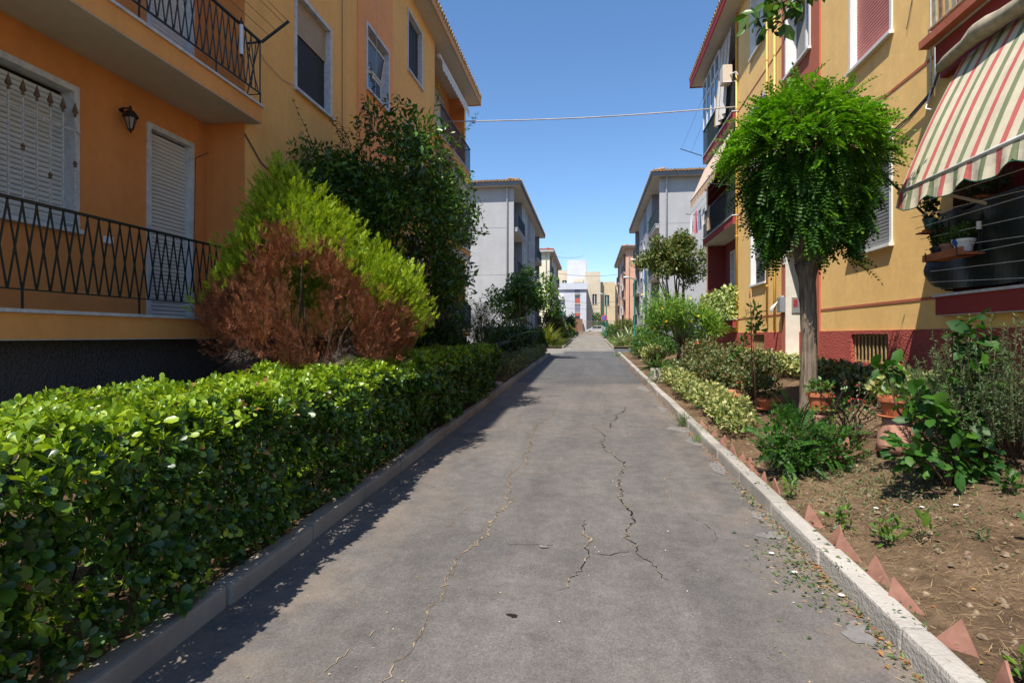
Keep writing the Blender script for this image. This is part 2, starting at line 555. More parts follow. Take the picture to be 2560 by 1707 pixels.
strip("crack", CR['D'], .002, .009, M_cracksand, 4, gap=.25)
strip("crack", CR['E'], .003, .011, M_cracksand, 5, gap=.15)
strip("crack", CR['F'], .004, .012, M_crack, 6, gap=.1)
strip("crack", [(-.6, 4.1), (-.3, 4.12), (-.2, 4.15)], .002, .004, M_crack, 7)
strip("crack", [(0.0, 4.0), (.15, 4.0), (.3, 4.1)], .002, .004, M_crack, 8)
strip("crack", [(-1.2, 10.1), (-1.15, 9.0), (-1.2, 8.3), (-1.28, 7.9)], .004, .01, M_cracksand, 9, gap=.3)
strip("crack", [(-1.02, 5.2), (-1.08, 4.8), (-1.1, 4.5), (-1.15, 4.2)], .003, .008, M_cracksand, 10, gap=.5)
strip("crack", [(.82, 4.95), (.95, 4.6), (.92, 4.3)], .001, .004, M_crack, 14, gap=.3)
strip("crack", [(-1.1, 2.9), (-1.2, 2.6), (-1.22, 2.3)], .002, .006, M_cracksand, 15, gap=.3)
strip("crack", [(-1.5, 15.4), (0, 15.45), (1.45, 15.4)], .006, .012, M_crack, 16)

def blob(name, cx, cy, rx, ry, mat, seed, parent=road, dz=0.004):
    r = random.Random(seed); n = 26; mb = MB()
    ph = [r.uniform(0, 6.28) for _ in range(4)]
    pts = []
    for i in range(n):
        a = 2 * math.pi * i / n
        k = 1 + .22 * math.sin(2 * a + ph[0]) + .16 * math.sin(3 * a + ph[1]) + .1 * math.sin(7 * a + ph[2])
        x, y = cx + rx * k * math.cos(a), cy + ry * k * math.sin(a)
        x = min(x, RXR - 0.005)
        pts.append((x, y, road_z(y) + dz))
    mb.face(pts)
    return mb.build(name, mat, parent, recalc=False)
for i, (x, y, a, b) in enumerate([(1.38, 3.15, .08, .10), (1.37, 4.53, .09, .09), (1.40, 5.0, .06, .09), (1.42, 6.6, .09, .25), (1.40, 8.0, .10, .2), (1.36, 8.9, .14, .25), (1.36, 11, .1, .3), (1.33, 14.4, .16, .5)]):
    blob("cement_patch", x, y, a, b, M_patch, 20 + i)
blob("tar_spot", -0.42, 3.1, .028, .02, M_crack, 40)
blob("tar_spot", -0.33, 4.08, .03, .025, M_patch, 41, dz=0.009)

# planted beds: left and right of the near road, then beside the next blocks
def bed(name, x0, x1, y0, y1, nx, ny, amp, seed):
    r = np.random.default_rng(seed)
    mb = MB(); P = []
    for j in range(ny + 1):
        for i in range(nx + 1):
            x = x0 + (x1 - x0) * i / nx; y = y0 + (y1 - y0) * j / ny
            e = 0 if i in (0, nx) else 1
            P.append((x, y, gz(x, y) - 0.035 + e * r.normal(0, amp)))
    mb.v = P
    for j in range(ny):
        for i in range(nx):
            a = j * (nx + 1) + i
            mb.f.append((a, a + 1, a + nx + 2, a + nx + 1)); mb.m.append(0)
    return tag(mb.build(name, M_soil, smooth=True, recalc=False), kind="structure")
bed("garden_bed", RXR + 0.10, 4.46, -3, 30.9, 24, 200, 0.012, 1)
bed("garden_bed", -5.0, RXL - 0.10, -3, 30.0, 14, 100, 0.012, 2)
bed("garden_bed", RXR + 0.10, 9, 38.6, 58.0, 8, 40, 0.02, 3)
bed("garden_bed", -9, -1.72, 38.6, 58.0, 8, 40, 0.02, 4)
bed("garden_bed", RXR + 0.10, 9, 66.4, 91, 8, 20, 0.02, 5)
bed("garden_bed", -9, -1.72, 66.4, 91, 8, 20, 0.02, 6)

def kerb(x0, x1, ya, yb, mat, label, h=0.125, L=1.0, seed=1, cornerx=None, turn=1):
    """a row of kerb stones along the road, each a stone of its own"""
    r = random.Random(seed)
    root = thing("kerb", label, None, ((x0 + x1) / 2, ya, road_z(ya)), kind="structure")
    base = []
    for v in range(3):
        mb = MB(); gp = 0.006
        mb.hexa([(x0 - (x0 + x1) / 2, gp, -.12), (x1 - (x0 + x1) / 2, gp, -.12), (x1 - (x0 + x1) / 2, L - gp, -.12 + SLOPE * L), (x0 - (x0 + x1) / 2, L - gp, -.12 + SLOPE * L),
                 (x0 - (x0 + x1) / 2, gp, h), (x1 - (x0 + x1) / 2, gp, h), (x1 - (x0 + x1) / 2, L - gp, h + SLOPE * L), (x0 - (x0 + x1) / 2, L - gp, h + SLOPE * L)])
        base.append(mb.mesh("kerb_stone", mat, bevel=0.014 + .008 * v))
    y = ya; i = 0
    while y < yb - 0.05:
        o = add("kerb_stone", base[r.randrange(3)], root, ((x0 + x1) / 2 + r.gauss(0, .004), y, road_z(y) + r.gauss(0, .004)), (r.gauss(0, .003), r.gauss(0, .012), r.gauss(0, .003)))
        y += L; i += 1
    if cornerx:
        # a return across the bed at the far end
        n = int(abs(cornerx - x0) / L)
        for k in range(n):
            add("kerb_stone", base[k % 3], root, (x0 + turn * (0.13 + k * L), yb + .06, road_z(yb)), (0, -turn * math.radians(0), -turn * math.pi / 2))
    return root
kerb(RXR, RXR + 0.13, -1, 31, M_conc, "pale concrete kerb along the right edge of the near road", h=.125, seed=3)
kerb(RXL - 0.13, RXL, -1, 30, M_conc_old, "stained concrete kerb under the long clipped hedge", h=.125, seed=4)
kerb(RXR, RXR + 0.13, 38.6, 57.6, M_conc_old, "grey kerb beside the agaves past the cross street", seed=5, cornerx=5.6)
kerb(-1.85, -1.72, 38.6, 57.6, M_conc_old, "grey kerb beside the flax clump past the cross street", seed=6, cornerx=-6, turn=-1)
kerb(RXR, RXR + 0.13, 66.4, 90.4, M_conc_old, "far right kerb leading to the end gate", seed=7)
kerb(-1.85, -1.72, 66.4, 90.4, M_conc_old, "far left kerb leading to the end gate", seed=8)

# low concrete edging that crosses the right bed, and the slab on the left bed
ed = thing("bed_edging", "low pale concrete edging crossing the right bed before the yellow-flowered shrub", "edging", (1.65, 16.0, gz(1.65, 16)))
for k in range(3):
    MB().box(1.66 + k * .95, 1.66 + k * .95 + .93, 15.95, 16.07, gz(1.66 + k * .95, 16) - .35, .70).build("edging_block", M_conc, ed, bevel=.012)
MB().box(-3.1, -2.2, 13.75, 14.35, road_z(14) + .02, road_z(14) + .155).build("paving_slab", M_conc_old, None, bevel=.01, origin=(-2.7, 14, .3))
tag(bpy.data.objects["paving_slab"], "grey paving slab beside the left kerb just past the hedge's end", "slab")

# ------------------------------------------------------------------ apartment blocks
M_marble = marble("marble")
M_soffit = plaster("soffit", (0.60, 0.545, 0.46), 60, .1, .08)
M_white = plain("white_paint", (0.74, 0.73, 0.70), 0.5, 0.06)
M_shut_w = plain("white_shutter", (0.66, 0.645, 0.60), 0.45, 0.07)
M_shut_b = plain("beige_shutter", (0.44, 0.34, 0.23), 0.5, 0.08)
M_shut_g = plain("grey_shutter", (0.20, 0.205, 0.21), 0.5, 0.08)
M_shut_p = plain("pink_shutter", (0.62, 0.23, 0.20), 0.55, 0.1)
M_rail = plain("dark_green_iron", (0.010, 0.022, 0.020), 0.45, 0.3)
M_glass = glassmat("window_glass")
M_dark = plain("dark_interior", (0.018, 0.017, 0.017), 0.9, 0.2, spec=0.1)
M_screen = plain("insect_screen", (0.045, 0.045, 0.05), 0.7, 0.1, spec=0.2)
M_tile = plain("roof_tile", (0.34, 0.20, 0.10), 0.9, 0.5, 5, spec=0.1)
M_tile_red = plain("roof_tile_red", (0.50, 0.13, 0.05), 0.9, 0.3, 5, spec=0.1)
M_pipe = plain("zinc_pipe", (0.45, 0.45, 0.44), 0.5, 0.15)
M_rust = plain("rusty_iron", (0.16, 0.09, 0.05), 0.8, 0.5, 25)
M_grille = plain("chipped_white_iron", (0.55, 0.53, 0.49), 0.6, 0.5, 60)

def pal(wall, band, plinth, fascia, slab, loggia, soffit=None, st=False, n=""):
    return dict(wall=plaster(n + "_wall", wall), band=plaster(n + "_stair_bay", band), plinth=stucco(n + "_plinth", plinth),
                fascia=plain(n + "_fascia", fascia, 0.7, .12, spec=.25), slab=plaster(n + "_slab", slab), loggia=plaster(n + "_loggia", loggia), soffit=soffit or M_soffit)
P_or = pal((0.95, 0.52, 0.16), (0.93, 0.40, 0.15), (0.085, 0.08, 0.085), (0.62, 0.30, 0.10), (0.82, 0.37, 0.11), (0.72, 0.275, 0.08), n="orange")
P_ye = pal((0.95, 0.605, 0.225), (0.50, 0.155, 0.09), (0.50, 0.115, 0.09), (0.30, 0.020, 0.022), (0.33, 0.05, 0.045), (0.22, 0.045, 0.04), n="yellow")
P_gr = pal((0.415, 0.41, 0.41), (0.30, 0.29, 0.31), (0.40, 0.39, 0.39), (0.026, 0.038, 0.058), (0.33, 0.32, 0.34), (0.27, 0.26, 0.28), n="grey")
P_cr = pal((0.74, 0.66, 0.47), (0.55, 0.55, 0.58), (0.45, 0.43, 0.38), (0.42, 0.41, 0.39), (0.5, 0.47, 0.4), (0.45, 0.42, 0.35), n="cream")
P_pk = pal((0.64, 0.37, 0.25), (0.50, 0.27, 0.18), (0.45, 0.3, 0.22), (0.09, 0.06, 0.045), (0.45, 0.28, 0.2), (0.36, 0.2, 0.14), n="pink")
LEN = 19.4
ZS = 3.1

def surround(mb, F, u0, u1, z0, z1, n, w=.055, proud=.02, sill=.05, depth=.12):
    """stone frame round an opening, its faces lining the reveal"""
    i = .010
    mb.fbox(F, u0 - w, u0 + i, z0 - .001, z1 + w, n - depth, n + proud)
    mb.fbox(F, u1 - i, u1 + w, z0 - .001, z1 + w, n - depth, n + proud)
    mb.fbox(F, u0 + i, u1 - i, z1 - i, z1 + w, n - depth, n + proud)
    mb.fbox(F, u0 - w - .03, u1 + w + .03, z0 - .04, z0 + .008, n - depth, n + proud + sill)

def shutter(parent, F, u0, u1, z0, z1, n, mat, pitch=.052, single=False, name="shutter"):
    """roller shutter; single: every slat an object of its own"""
    k = int((z1 - z0) / pitch)
    if single:
        mb = MB()
        a = F.p(0, 0, 0)
        prof = [(0, -.004), (pitch * .25, .006), (pitch * .75, .006), (pitch - .006, -.004)]
        for (za, na), (zb, nb) in zip(prof[:-1], prof[1:]):
            mb.hexa([F.p(u0, za, na - .008) - a, F.p(u1, za, na - .008) - a, F.p(u1, za, na) - a, F.p(u0, za, na) - a, F.p(u0, zb, nb - .008) - a, F.p(u1, zb, nb - .008) - a, F.p(u1, zb, nb) - a, F.p(u0, zb, nb) - a])
        me = mb.mesh("slat", mat)
        back = MB().fbox(F, u0, u1, z0, z1, n - .03, n - .02).build("shutter_backing", M_dark, parent)
        for i in range(k):
            add("slat", me, parent, F.p(0, z0 + i * pitch, n))
        return
    mb = MB()
    for i in range(k):
        z = z0 + i * (z1 - z0) / k; h = (z1 - z0) / k
        for (za, na), (zb, nb) in zip([(0, -.004), (h * .3, .006), (h * .75, .006)], [(h * .3, .006), (h * .75, .006), (h, -.006)]):
            mb.face([F.p(u0, z + za, n + na), F.p(u1, z + za, n + na), F.p(u1, z + zb, n + nb), F.p(u0, z + zb, n + nb)])
    mb.build(name, mat, parent)

def window(b, F, u0, u1, z0, z1, n=0.0, style='glass', mat=None, drop=1.0, frame=None, single=False, depth=.12, name="window"):
    mb = MB(); surround(mb, F, u0, u1, z0, z1, n, depth=depth)
    w = mb.build(name, frame or M_marble, b)
    nb = n - depth + .015
    if style == 'glass' or drop < 1:
        MB().fbox(F, u0 + .002, u1 - .002, z0 + .002, z1 - .002, nb - .03, nb - .012).build("pane", M_glass if style == 'glass' else M_screen, w)
    if style == 'glass':
        fm = MB(); mu = (u0 + u1) / 2
        for a, c in ((u0, u0 + .05), (mu - .04, mu + .04), (u1 - .05, u1)):
            fm.fbox(F, a, c, z0, z1, nb - .010, nb + .02)
        fm.fbox(F, u0 + .051, u1 - .051, z0, z0 + .06, nb - .010, nb + .018)
        fm.fbox(F, u0 + .051, u1 - .051, z1 - .06, z1, nb - .010, nb + .018)
        fm.build("sash", M_white, w)
    else:
        zt = z1 - (z1 - z0) * drop
        shutter(w, F, u0 + .012, u1 - .012, zt, z1, nb + .012, mat, single=single)
    return w

def lattice_rail(b, F, u0, u1, zf, n, top=.90, low=.17, p=.125):
    """iron railing of crossed bars; every bar an object of its own"""
    r = MB()
    r.fbox(F, u0, u1, zf + top, zf + top + .022, n - .02, n + .02)
    rail = r.build("railing", M_rail, b)
    MB().fbox(F, u0, u1, zf + low - .012, zf + low, n - .012, n + .012).build("bottom_rail", M_rail, rail)
    k = int((u1 - u0) / p)
    for s in (1, -1):
        a, c = F.p(0, zf + low, n + .004 * s), F.p(s * p, zf + top, n + .004 * s)
        me = MB().bar(Vector((0, 0, 0)), c - a, .016, .007, up=F.N).mesh("bar", M_rail)
        for i in range(k):
            uu = u0 + (i if s > 0 else i + 1) * p
            add("bar", me, rail, F.p(uu, zf + low, n + .004 * s))
    for uu in (u0 + .01, u0 + 1.0, u0 + 2.25, u0 + 3.5, u1 - .01):
        MB().fbox(F, uu - .007, uu + .007, zf, zf + low - .013, n - .007, n + .007).build("post", M_rail, rail)
    # the short return to the wall at each end
    for uu in (u0, u1):
        d = MB()
        d.bar(F.p(uu, zf + top + .011, 0.002), F.p(uu, zf + top + .011, n - .021), .022)
        d.bar(F.p(uu, zf + low - .006, 0.002), F.p(uu, zf + low - .006, n - .014), .012)
        d.bar(F.p(uu, zf + low, 0.01), F.p(uu, zf + top, n - .03), .012)
        d.bar(F.p(uu, zf + top, 0.01), F.p(uu, zf + low, n - .03), .012)
        d.bar(F.p(uu, zf, n - .01), F.p(uu, zf + top, n - .01), .014)
        d.build("end_bars", M_rail, rail)
    return rail

def bar_rail(b, F, u0, u1, zf, n, mat=None, top=.95, pitch=.11):
    mat = mat or M_rail
    r = MB()
    r.fbox(F, u0, u1, zf + top, zf + top + .03, n - .025, n + .025)
    r.fbox(F, u0, u1, zf + .06, zf + .085, n - .015, n + .015)
    k = int((u1 - u0) / pitch)
    for i in range(k + 1):
        uu = u0 + .01 + (u1 - u0 - .02) * i / k
        r.fbox(F, uu - .008, uu + .008, zf + .086, zf + top - .001, n - .008, n + .008)
    for uu in (u0 + .02, u1 - .02):
        r.bar(F.p(uu, zf + top, 0), F.p(uu, zf + top, n - .03), .03)
        r.bar(F.p(uu, zf + .05, 0), F.p(uu, zf + .05, n - .02), .02)
    return r.build("railing", mat, b)

def block(name, label, side, xw, Y0, zf, zroof, P, zb, wz=.85, lat=False, shut=None, tiles=None, end_detail=True, proud=.23, skip=(), line=True, plinth_top=None, band_style='glass', frame=None):
    """a three-storey block: loggias at both ends, windows between, a stair bay in the middle"""
    F = Fr((side * xw, Y0, 0), (0, 1, 0), (-side, 0, 0))
    b = thing(name, label, "building", (side * (xw + 4), Y0 + LEN / 2, zb))
    fl = [zf, zf + ZS, zf + 2 * ZS]
    pt = plinth_top if plinth_top else zf - .30
    MB().fbox(F, 0, LEN, pt, zroof, -9.5, -.85).build("wall", P['wall'], b)
    # end piers
    for a, c in ((0, .25), (LEN - .25, LEN)):
        MB().fbox(F, a, c, pt, zroof, -.849, 0).build("wall", P['wall'], b)
    # low wall under the loggias
    for a, c in ((.25, 4.62), (LEN - 4.62, LEN - .25)):
        MB().fbox(F, a, c, pt, zf - .251, -.849, 0).build("wall", P['wall'], b)
    # wall with windows either side of the stair bay
    cols = [(6.06, 7.34), (LEN - 7.34, LEN - 6.06)]
    segs = [(4.62, 8.61), (LEN - 8.61, LEN - 4.62)]
    for (a, c), (w0, w1) in zip(segs, cols):
        mb = MB(); wall(mb, F, a, c, pt, zroof, [(w0, w1, z + wz, z + wz + 1.65) for z in fl], 0, .25)
        mb.fbox(F, a, c, pt, zroof, -.849, -.251)
        mb.build("wall", P['wall'], b)
    sb = MB(); so = [(9.1, 10.45, z + 2.15, z + 2.15 + 1.45) for z in fl[:2]]
    dz = [(9.14, 10.42, zb + .15, zf + 1.32)]
    wall(sb, F, 8.612, LEN - 8.612, zb, zroof, so + dz, .03, .55)
    sb.fbox(F, 8.612, LEN - 8.612, zb, zroof, -.849, -.521)
    sb.build("stair_bay", P['band'], b)
    for o in so:
        if ('stair', so.index(o)) in skip: continue
        window(b, F, o[0], o[1], o[2], o[3], .03, band_style, M_shut_g, depth=.2, frame=frame or M_marble, name="stair_window")
    # entrance door
    d = MB(); a, c, z0, z1 = dz[0]
    d.fbox(F, a - .03, a + .012, z0, z1 + .08, -.49, .06); d.fbox(F, c - .012, c + .03, z0, z1 + .08, -.49, .06); d.fbox(F, a + .012, c - .012, z1 - .012, z1 + .08, -.49, .06)
    d.fbox(F, a - .15, c + .2, z0 - .12, z0 + .01, -.49, .16)
    dr = d.build("door", plain(name + "_door_stone", (0.66, 0.60, 0.50), .6, .08), b)
    MB().fbox(F, a, c, z0, z1, -.47, -.43).build("door_leaf", M_dark, dr)
    # plinth with basement windows
    mb = MB()
    bw = [(w0 + .02, w1 - .05, pt - .52, pt - .06) for (w0, w1) in cols]
    wall(mb, F, -.02, 8.611, zb - .4, pt, [bw[0]], .03, .25)
    wall(mb, F, LEN - 8.611, LEN + .02, zb - .4, pt, [bw[1]], .03, .25)
    mb.fbox(F, -.02, LEN + .02, zb - .4, pt, -9.52, -.221)
    mb.build("plinth", P['plinth'], b)
    for q in bw:
        MB().fbox(F, q[0], q[1], q[2], q[3], -.20, -.17).build("basement_window", M_screen, b)
    # window fills
    for i, (w0, w1) in enumerate(cols):
        for k, z in enumerate(fl):
            if (i, k) in skip: continue
            s = (shut or {}).get((i, k), ('glass', None, 1.0))
            window(b, F, w0, w1, z + wz, z + wz + 1.65, 0, s[0], s[1], s[2], frame=frame)
    # loggias
    for e in (0, 1):
        m = (lambda u: u) if e == 0 else (lambda u: LEN - u)
        for k, z in enumerate(fl):
            ztop = fl[k + 1] - .25 if k < 2 else zroof
            a, c = sorted((m(.25), m(4.62)))
            dr = sorted((m(3.53), m(4.28))); wi = sorted((m(1.25), m(2.46)))
            mb = MB()
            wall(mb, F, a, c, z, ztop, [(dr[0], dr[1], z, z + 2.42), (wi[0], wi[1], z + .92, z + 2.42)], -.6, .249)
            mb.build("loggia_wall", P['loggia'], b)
            for uu, s in ((a, 1), (c, -1)):
                MB().fbox(F, *sorted((uu, uu + s * .012)), z, ztop, -.599, -.002).build("loggia_side", P['loggia'], b)
            if (e, 'log', k) not in skip:
                s = (shut or {}).get(('log', e, k), ('shut', M_shut_w, 1.0))
                window(b, F, dr[0], dr[1], z + .005, z + 2.42, -.6, s[0], s[1], s[2], name="balcony_door", depth=.1)
                window(b, F, wi[0], wi[1], z + .92, z + 2.42, -.6, s[0], s[1], s[2], depth=.1)
            # slab
            u0, u1 = (a - .1, c + .06) if e == 0 else (a - .06, c + .1)
            sl = MB().fbox(F, u0, u1, z - .25, z - .03, .004, proud).build("balcony_slab", P['slab'], b)
            MB().fbox(F, a + .001, c - .001, z - .25, z - .001, -.84, .003).build("slab_core", M_soffit, sl)
            MB().fbox(F, u0 - .02, u1 + .02, z - .029, z + .002, .004, proud + .03).build("slab_edge", M_marble, sl)
            so_ = MB().fbox(F, u0 + .004, u1 - .004, z - .262, z - .251, .004, proud - .004).build("soffit", M_soffit, sl)
            if (e, 'rail', k) not in skip:
                if lat: lattice_rail(b, F, u0 + .02, u1 - .02, z + .002, proud - .01)
                else: bar_rail(b, F, u0 + .02, u1 - .02, z + .002, proud - .02)
    # floor lines
    if line:
        for z in fl:
            for a, c in ((4.70, 8.609), (LEN - 8.609, LEN - 4.70)):
                MB().fbox(F, a, c, z - .035, z + .005, -.01, .008).build("floor_line", P['band'], b)
    # roof: soffit, fascia, tiles
    oh = .5
    MB().fbox(F, -oh, LEN + oh, zroof, zroof + .12, -10, oh).build("eave", P['soffit'], b)
    fa = MB()
    fa.fbox(F, -oh - .03, LEN + oh + .03, zroof - .03, zroof + .26, oh, oh + .03)
    fa.fbox(F, -oh - .03, -oh, zroof - .03, zroof + .26, -10, oh - .001)
    fa.fbox(F, LEN + oh, LEN + oh + .03, zroof - .03, zroof + .26, -10, oh - .001)
    fa.build("fascia", P['fascia'], b)
    tm = tiles or M_tile
    h = MB(); zr = zroof + .125; rz = zroof + 1.25
    A = [F.p(-oh, zr, oh - .01), F.p(LEN + oh, zr, oh - .01), F.p(LEN + oh, zr, -10), F.p(-oh, zr, -10)]
    R0, R1 = F.p(5, rz, -4.7), F.p(LEN - 5, rz, -4.7)
    h.face([A[0], A[1], R1, R0]); h.face([A[1], A[2], R1]); h.face([A[2], A[3], R0, R1]); h.face([A[3], A[0], R0])
    roof = h.build("roof", tm, b)
    t = MB()
    for i in range(int(10 / .21)):
        n0 = oh - .1 - i * .21
        t.tube([F.p(-oh - .07, zr + .16, n0), F.p(.4, zr + .36, n0)], [.085, .075], 7, True)
    for i in range(int((LEN + 1) / .21)):
        uu = -oh + .1 + i * .21
        t.tube([F.p(uu, zr + .14, oh + .06), F.p(uu, zr + .32, oh - .8)], [.085, .075], 6, True)
    tag(t.build("roof_tiles", tm, roof), kind="stuff")
    if end_detail:
        for z in fl[1:]:
            MB().fbox(F, -.006, 0, z - .03, z, -9, -.4).build("floor_line", P['band'], b)
        MB().tube([F.p(-.07, zb, -.42), F.p(-.07, zroof - .35, -.42), F.p(-.2, zroof - .05, -.42)], .055, 8).build("downpipe", M_pipe, b, smooth=True)
    return b, F, fl

shutL = {(0, 0): ('shut', M_shut_b, .45), (0, 1): ('shut', M_shut_b, .36), (0, 2): ('shut', M_shut_b, .5), (1, 2): ('shut', M_shut_g, .04), (1, 1): ('shut', M_shut_g, 1.0)}
left, FL, flL = block("apartment_block", "orange apartment block with crossed iron railings on the left", -1, 4.93, 3.0, 1.82, 11.02, P_or, .05, lat=False, shut=shutL,
                      skip={(0, 'rail', 0), (0, 'rail', 1), (0, 'log', 0), ('stair', 1)}, line=False, plinth_top=1.56, end_detail=False)
shutR = {(0, 0): ('shut', M_shut_g, 1.0), (0, 1): ('shut', M_shut_p, 1.0), (0, 2): ('shut', M_shut_w, 1.0), (1, 0): ('shut', M_shut_g, .55), (1, 1): ('shut', M_shut_g, 1.0), (1, 2): ('shut', M_shut_w, .9)}
right, FRt, flR = block("apartment_block", "yellow apartment block with red stair bay on the right", 1, 4.40, 3.0, 2.10, 11.25, P_ye, .92, shut=shutR, proud=.16,
                        skip={(0, 'rail', 0), (0, 'rail', 1)}, plinth_top=1.68, end_detail=False, frame=M_white)
shG = {(0, 0): ('shut', M_shut_g, 1.0), (0, 1): ('shut', M_shut_w, .6), (0, 2): ('shut', M_shut_w, .8), (1, 1): ('shut', M_shut_w, .5)}
block("apartment_block", "pale grey apartment block with blue-grey fascia left of the cross street", -1, 4.93, 37.0, 2.5, 11.35, P_gr, .75, shut=shG, plinth_top=2.15)
block("apartment_block", "pale grey apartment block with peeling eave right of the cross street", 1, 4.40, 37.0, 2.5, 11.62, P_gr, .8, shut=shG, plinth_top=2.15)
block("apartment_block", "cream apartment block with red roof tiles, far left of the street", -1, 4.93, 71.0, 3.2, 12.0, P_cr, 1.4, tiles=M_tile_red, plinth_top=2.85)
block("apartment_block", "salmon pink apartment block with dark fascia, far right of the street", 1, 4.40, 71.0, 3.2, 12.2, P_pk, 1.4, plinth_top=2.85)

# ------------------------------------------------------------------ foliage engine (real leaf-sized faces)
def unit(a):
    return a / np.maximum(np.linalg.norm(a, axis=-1, keepdims=True), 1e-9)

def leaf8(w=.22, fold=.05, droop=.10):
    V = np.array([(0, 0, 0), (w * .8, .32, fold), (w * .92, .68, fold * .6 - droop * .4), (0, 1, -droop), (-w * .92, .68, fold * .6 - droop * .4), (-w * .8, .32, fold), (0, .32, -.01), (0, .68, -.02 - droop * .4)], float)
    Fc = [(0, 1, 6), (6, 1, 2, 7), (7, 2, 3), (0, 6, 5), (6, 7, 4, 5), (7, 3, 4)]
    return V, Fc
def leafO(w=.30, fold=.05, droop=.06):
    V = np.array([(0, 0, 0), (w * .5, .36, fold), (w, .74, fold * .6 - droop * .5), (w * .45, .98, -droop), (-w * .45, .98, -droop), (-w, .74, fold * .6 - droop * .5), (-w * .5, .36, fold), (0, .36, -.01), (0, .74, -.02 - droop * .5)], float)
    Fc = [(0, 1, 7), (7, 1, 2, 8), (8, 2, 3, 4), (8, 4, 5), (7, 8, 5, 6), (0, 7, 6)]
    return V, Fc
def leaf4(w=.24, fold=.06, droop=.12):
    V = np.array([(0, 0, 0), (w, .5, fold), (0, 1, -droop), (-w, .5, fold), (0, .5, -.02)], float)
    Fc = [(0, 1, 4), (4, 1, 2), (0, 4, 3), (4, 2, 3)]
    return V, Fc
def blade(w=.04, seg=5, bend=.35, fold=.3):
    """a long sword leaf, bending down towards its tip"""
    V, Fc = [], []
    for i in range(seg + 1):
        t = i / seg
        ww = w * (1 - t ** 2.2) * (0.6 + 1.2 * t if t < .33 else 1)
        y = t; z = -bend * t * t
        V += [(-ww, y, z + ww * fold), (0, y, z), (ww, y, z + ww * fold)]
    for i in range(seg):
        a = 3 * i
        Fc += [(a, a + 1, a + 4, a + 3), (a + 1, a + 2, a + 5, a + 4)]
    return np.array(V, float), Fc
def frond(n=9, ll=.16, lw=.055, droop=.45, up=.0):
    """a pinnate leaf: midrib with paired leaflets"""
    V, Fc = [], []
    def mid(t): return np.array((0, t, up * t - droop * t * t))
    b = 0
    for i in range(n + 1):
        t = .12 + .88 * i / n
        m = mid(t); tg = unit(mid(min(1, t + .02)) - mid(t - .02))
        sides = (-1, 1) if i < n else (0,)
        for s in sides:
            d = unit(np.array((s * 1.0, .35, -.12))) if s else tg
            nr = np.array((0, 0, 1.0)); side = unit(np.cross(d, nr))
            L = ll * (1 - .35 * abs(t - .45))
            p = [m, m + d * L * .5 + side * lw, m + d * L, m + d * L * .5 - side * lw]
            V += p; Fc.append((b, b + 1, b + 2, b + 3)); b += 4
    for i in range(4):
        t0, t1 = i / 4, (i + 1) / 4
        p0, p1 = mid(t0), mid(t1); w = .005
        V += [p0 + (-w, 0, 0), p0 + (w, 0, 0), p1 + (w, 0, 0), p1 + (-w, 0, 0)]
        Fc.append((b, b + 1, b + 2, b + 3)); b += 4
    return np.array(V, float), Fc
def spray(n=9, seed=0, w=.035, spread=.9):
    """a flat feathery conifer spray"""
    r = np.random.default_rng(seed)
    V, Fc = [], []; b = 0
    for i in range(n):
        t = i / (n - 1)
        s = -1 if i % 2 else 1
        base = np.array((0, .05 + .62 * t, 0.0))
        a = s * spread * (1 - .75 * t) * r.uniform(.7, 1.2) if i < n - 1 else 0
        L = (.42 - .12 * t) * r.uniform(.8, 1.25)
        d = np.array((math.sin(a), math.cos(a), r.normal(0, .22)))
        sd = unit(np.cross(d, (0, 0, 1)))
        V += [base, base + d * L * .5 + sd * w, base + d * L, base + d * L * .5 - sd * w]
        Fc.append((b, b + 1, b + 2, b + 3)); b += 4
    return np.array(V, float), Fc

def basis(d, nr):
    d = unit(d)
    x = np.cross(d, nr)
    bad = np.linalg.norm(x, axis=1) < 1e-3
    x[bad] = np.cross(d[bad], np.array((1.0, .3, .1)))
    x = unit(x); z = np.cross(x, d)
    return np.stack([x, d, z], axis=2)          # columns

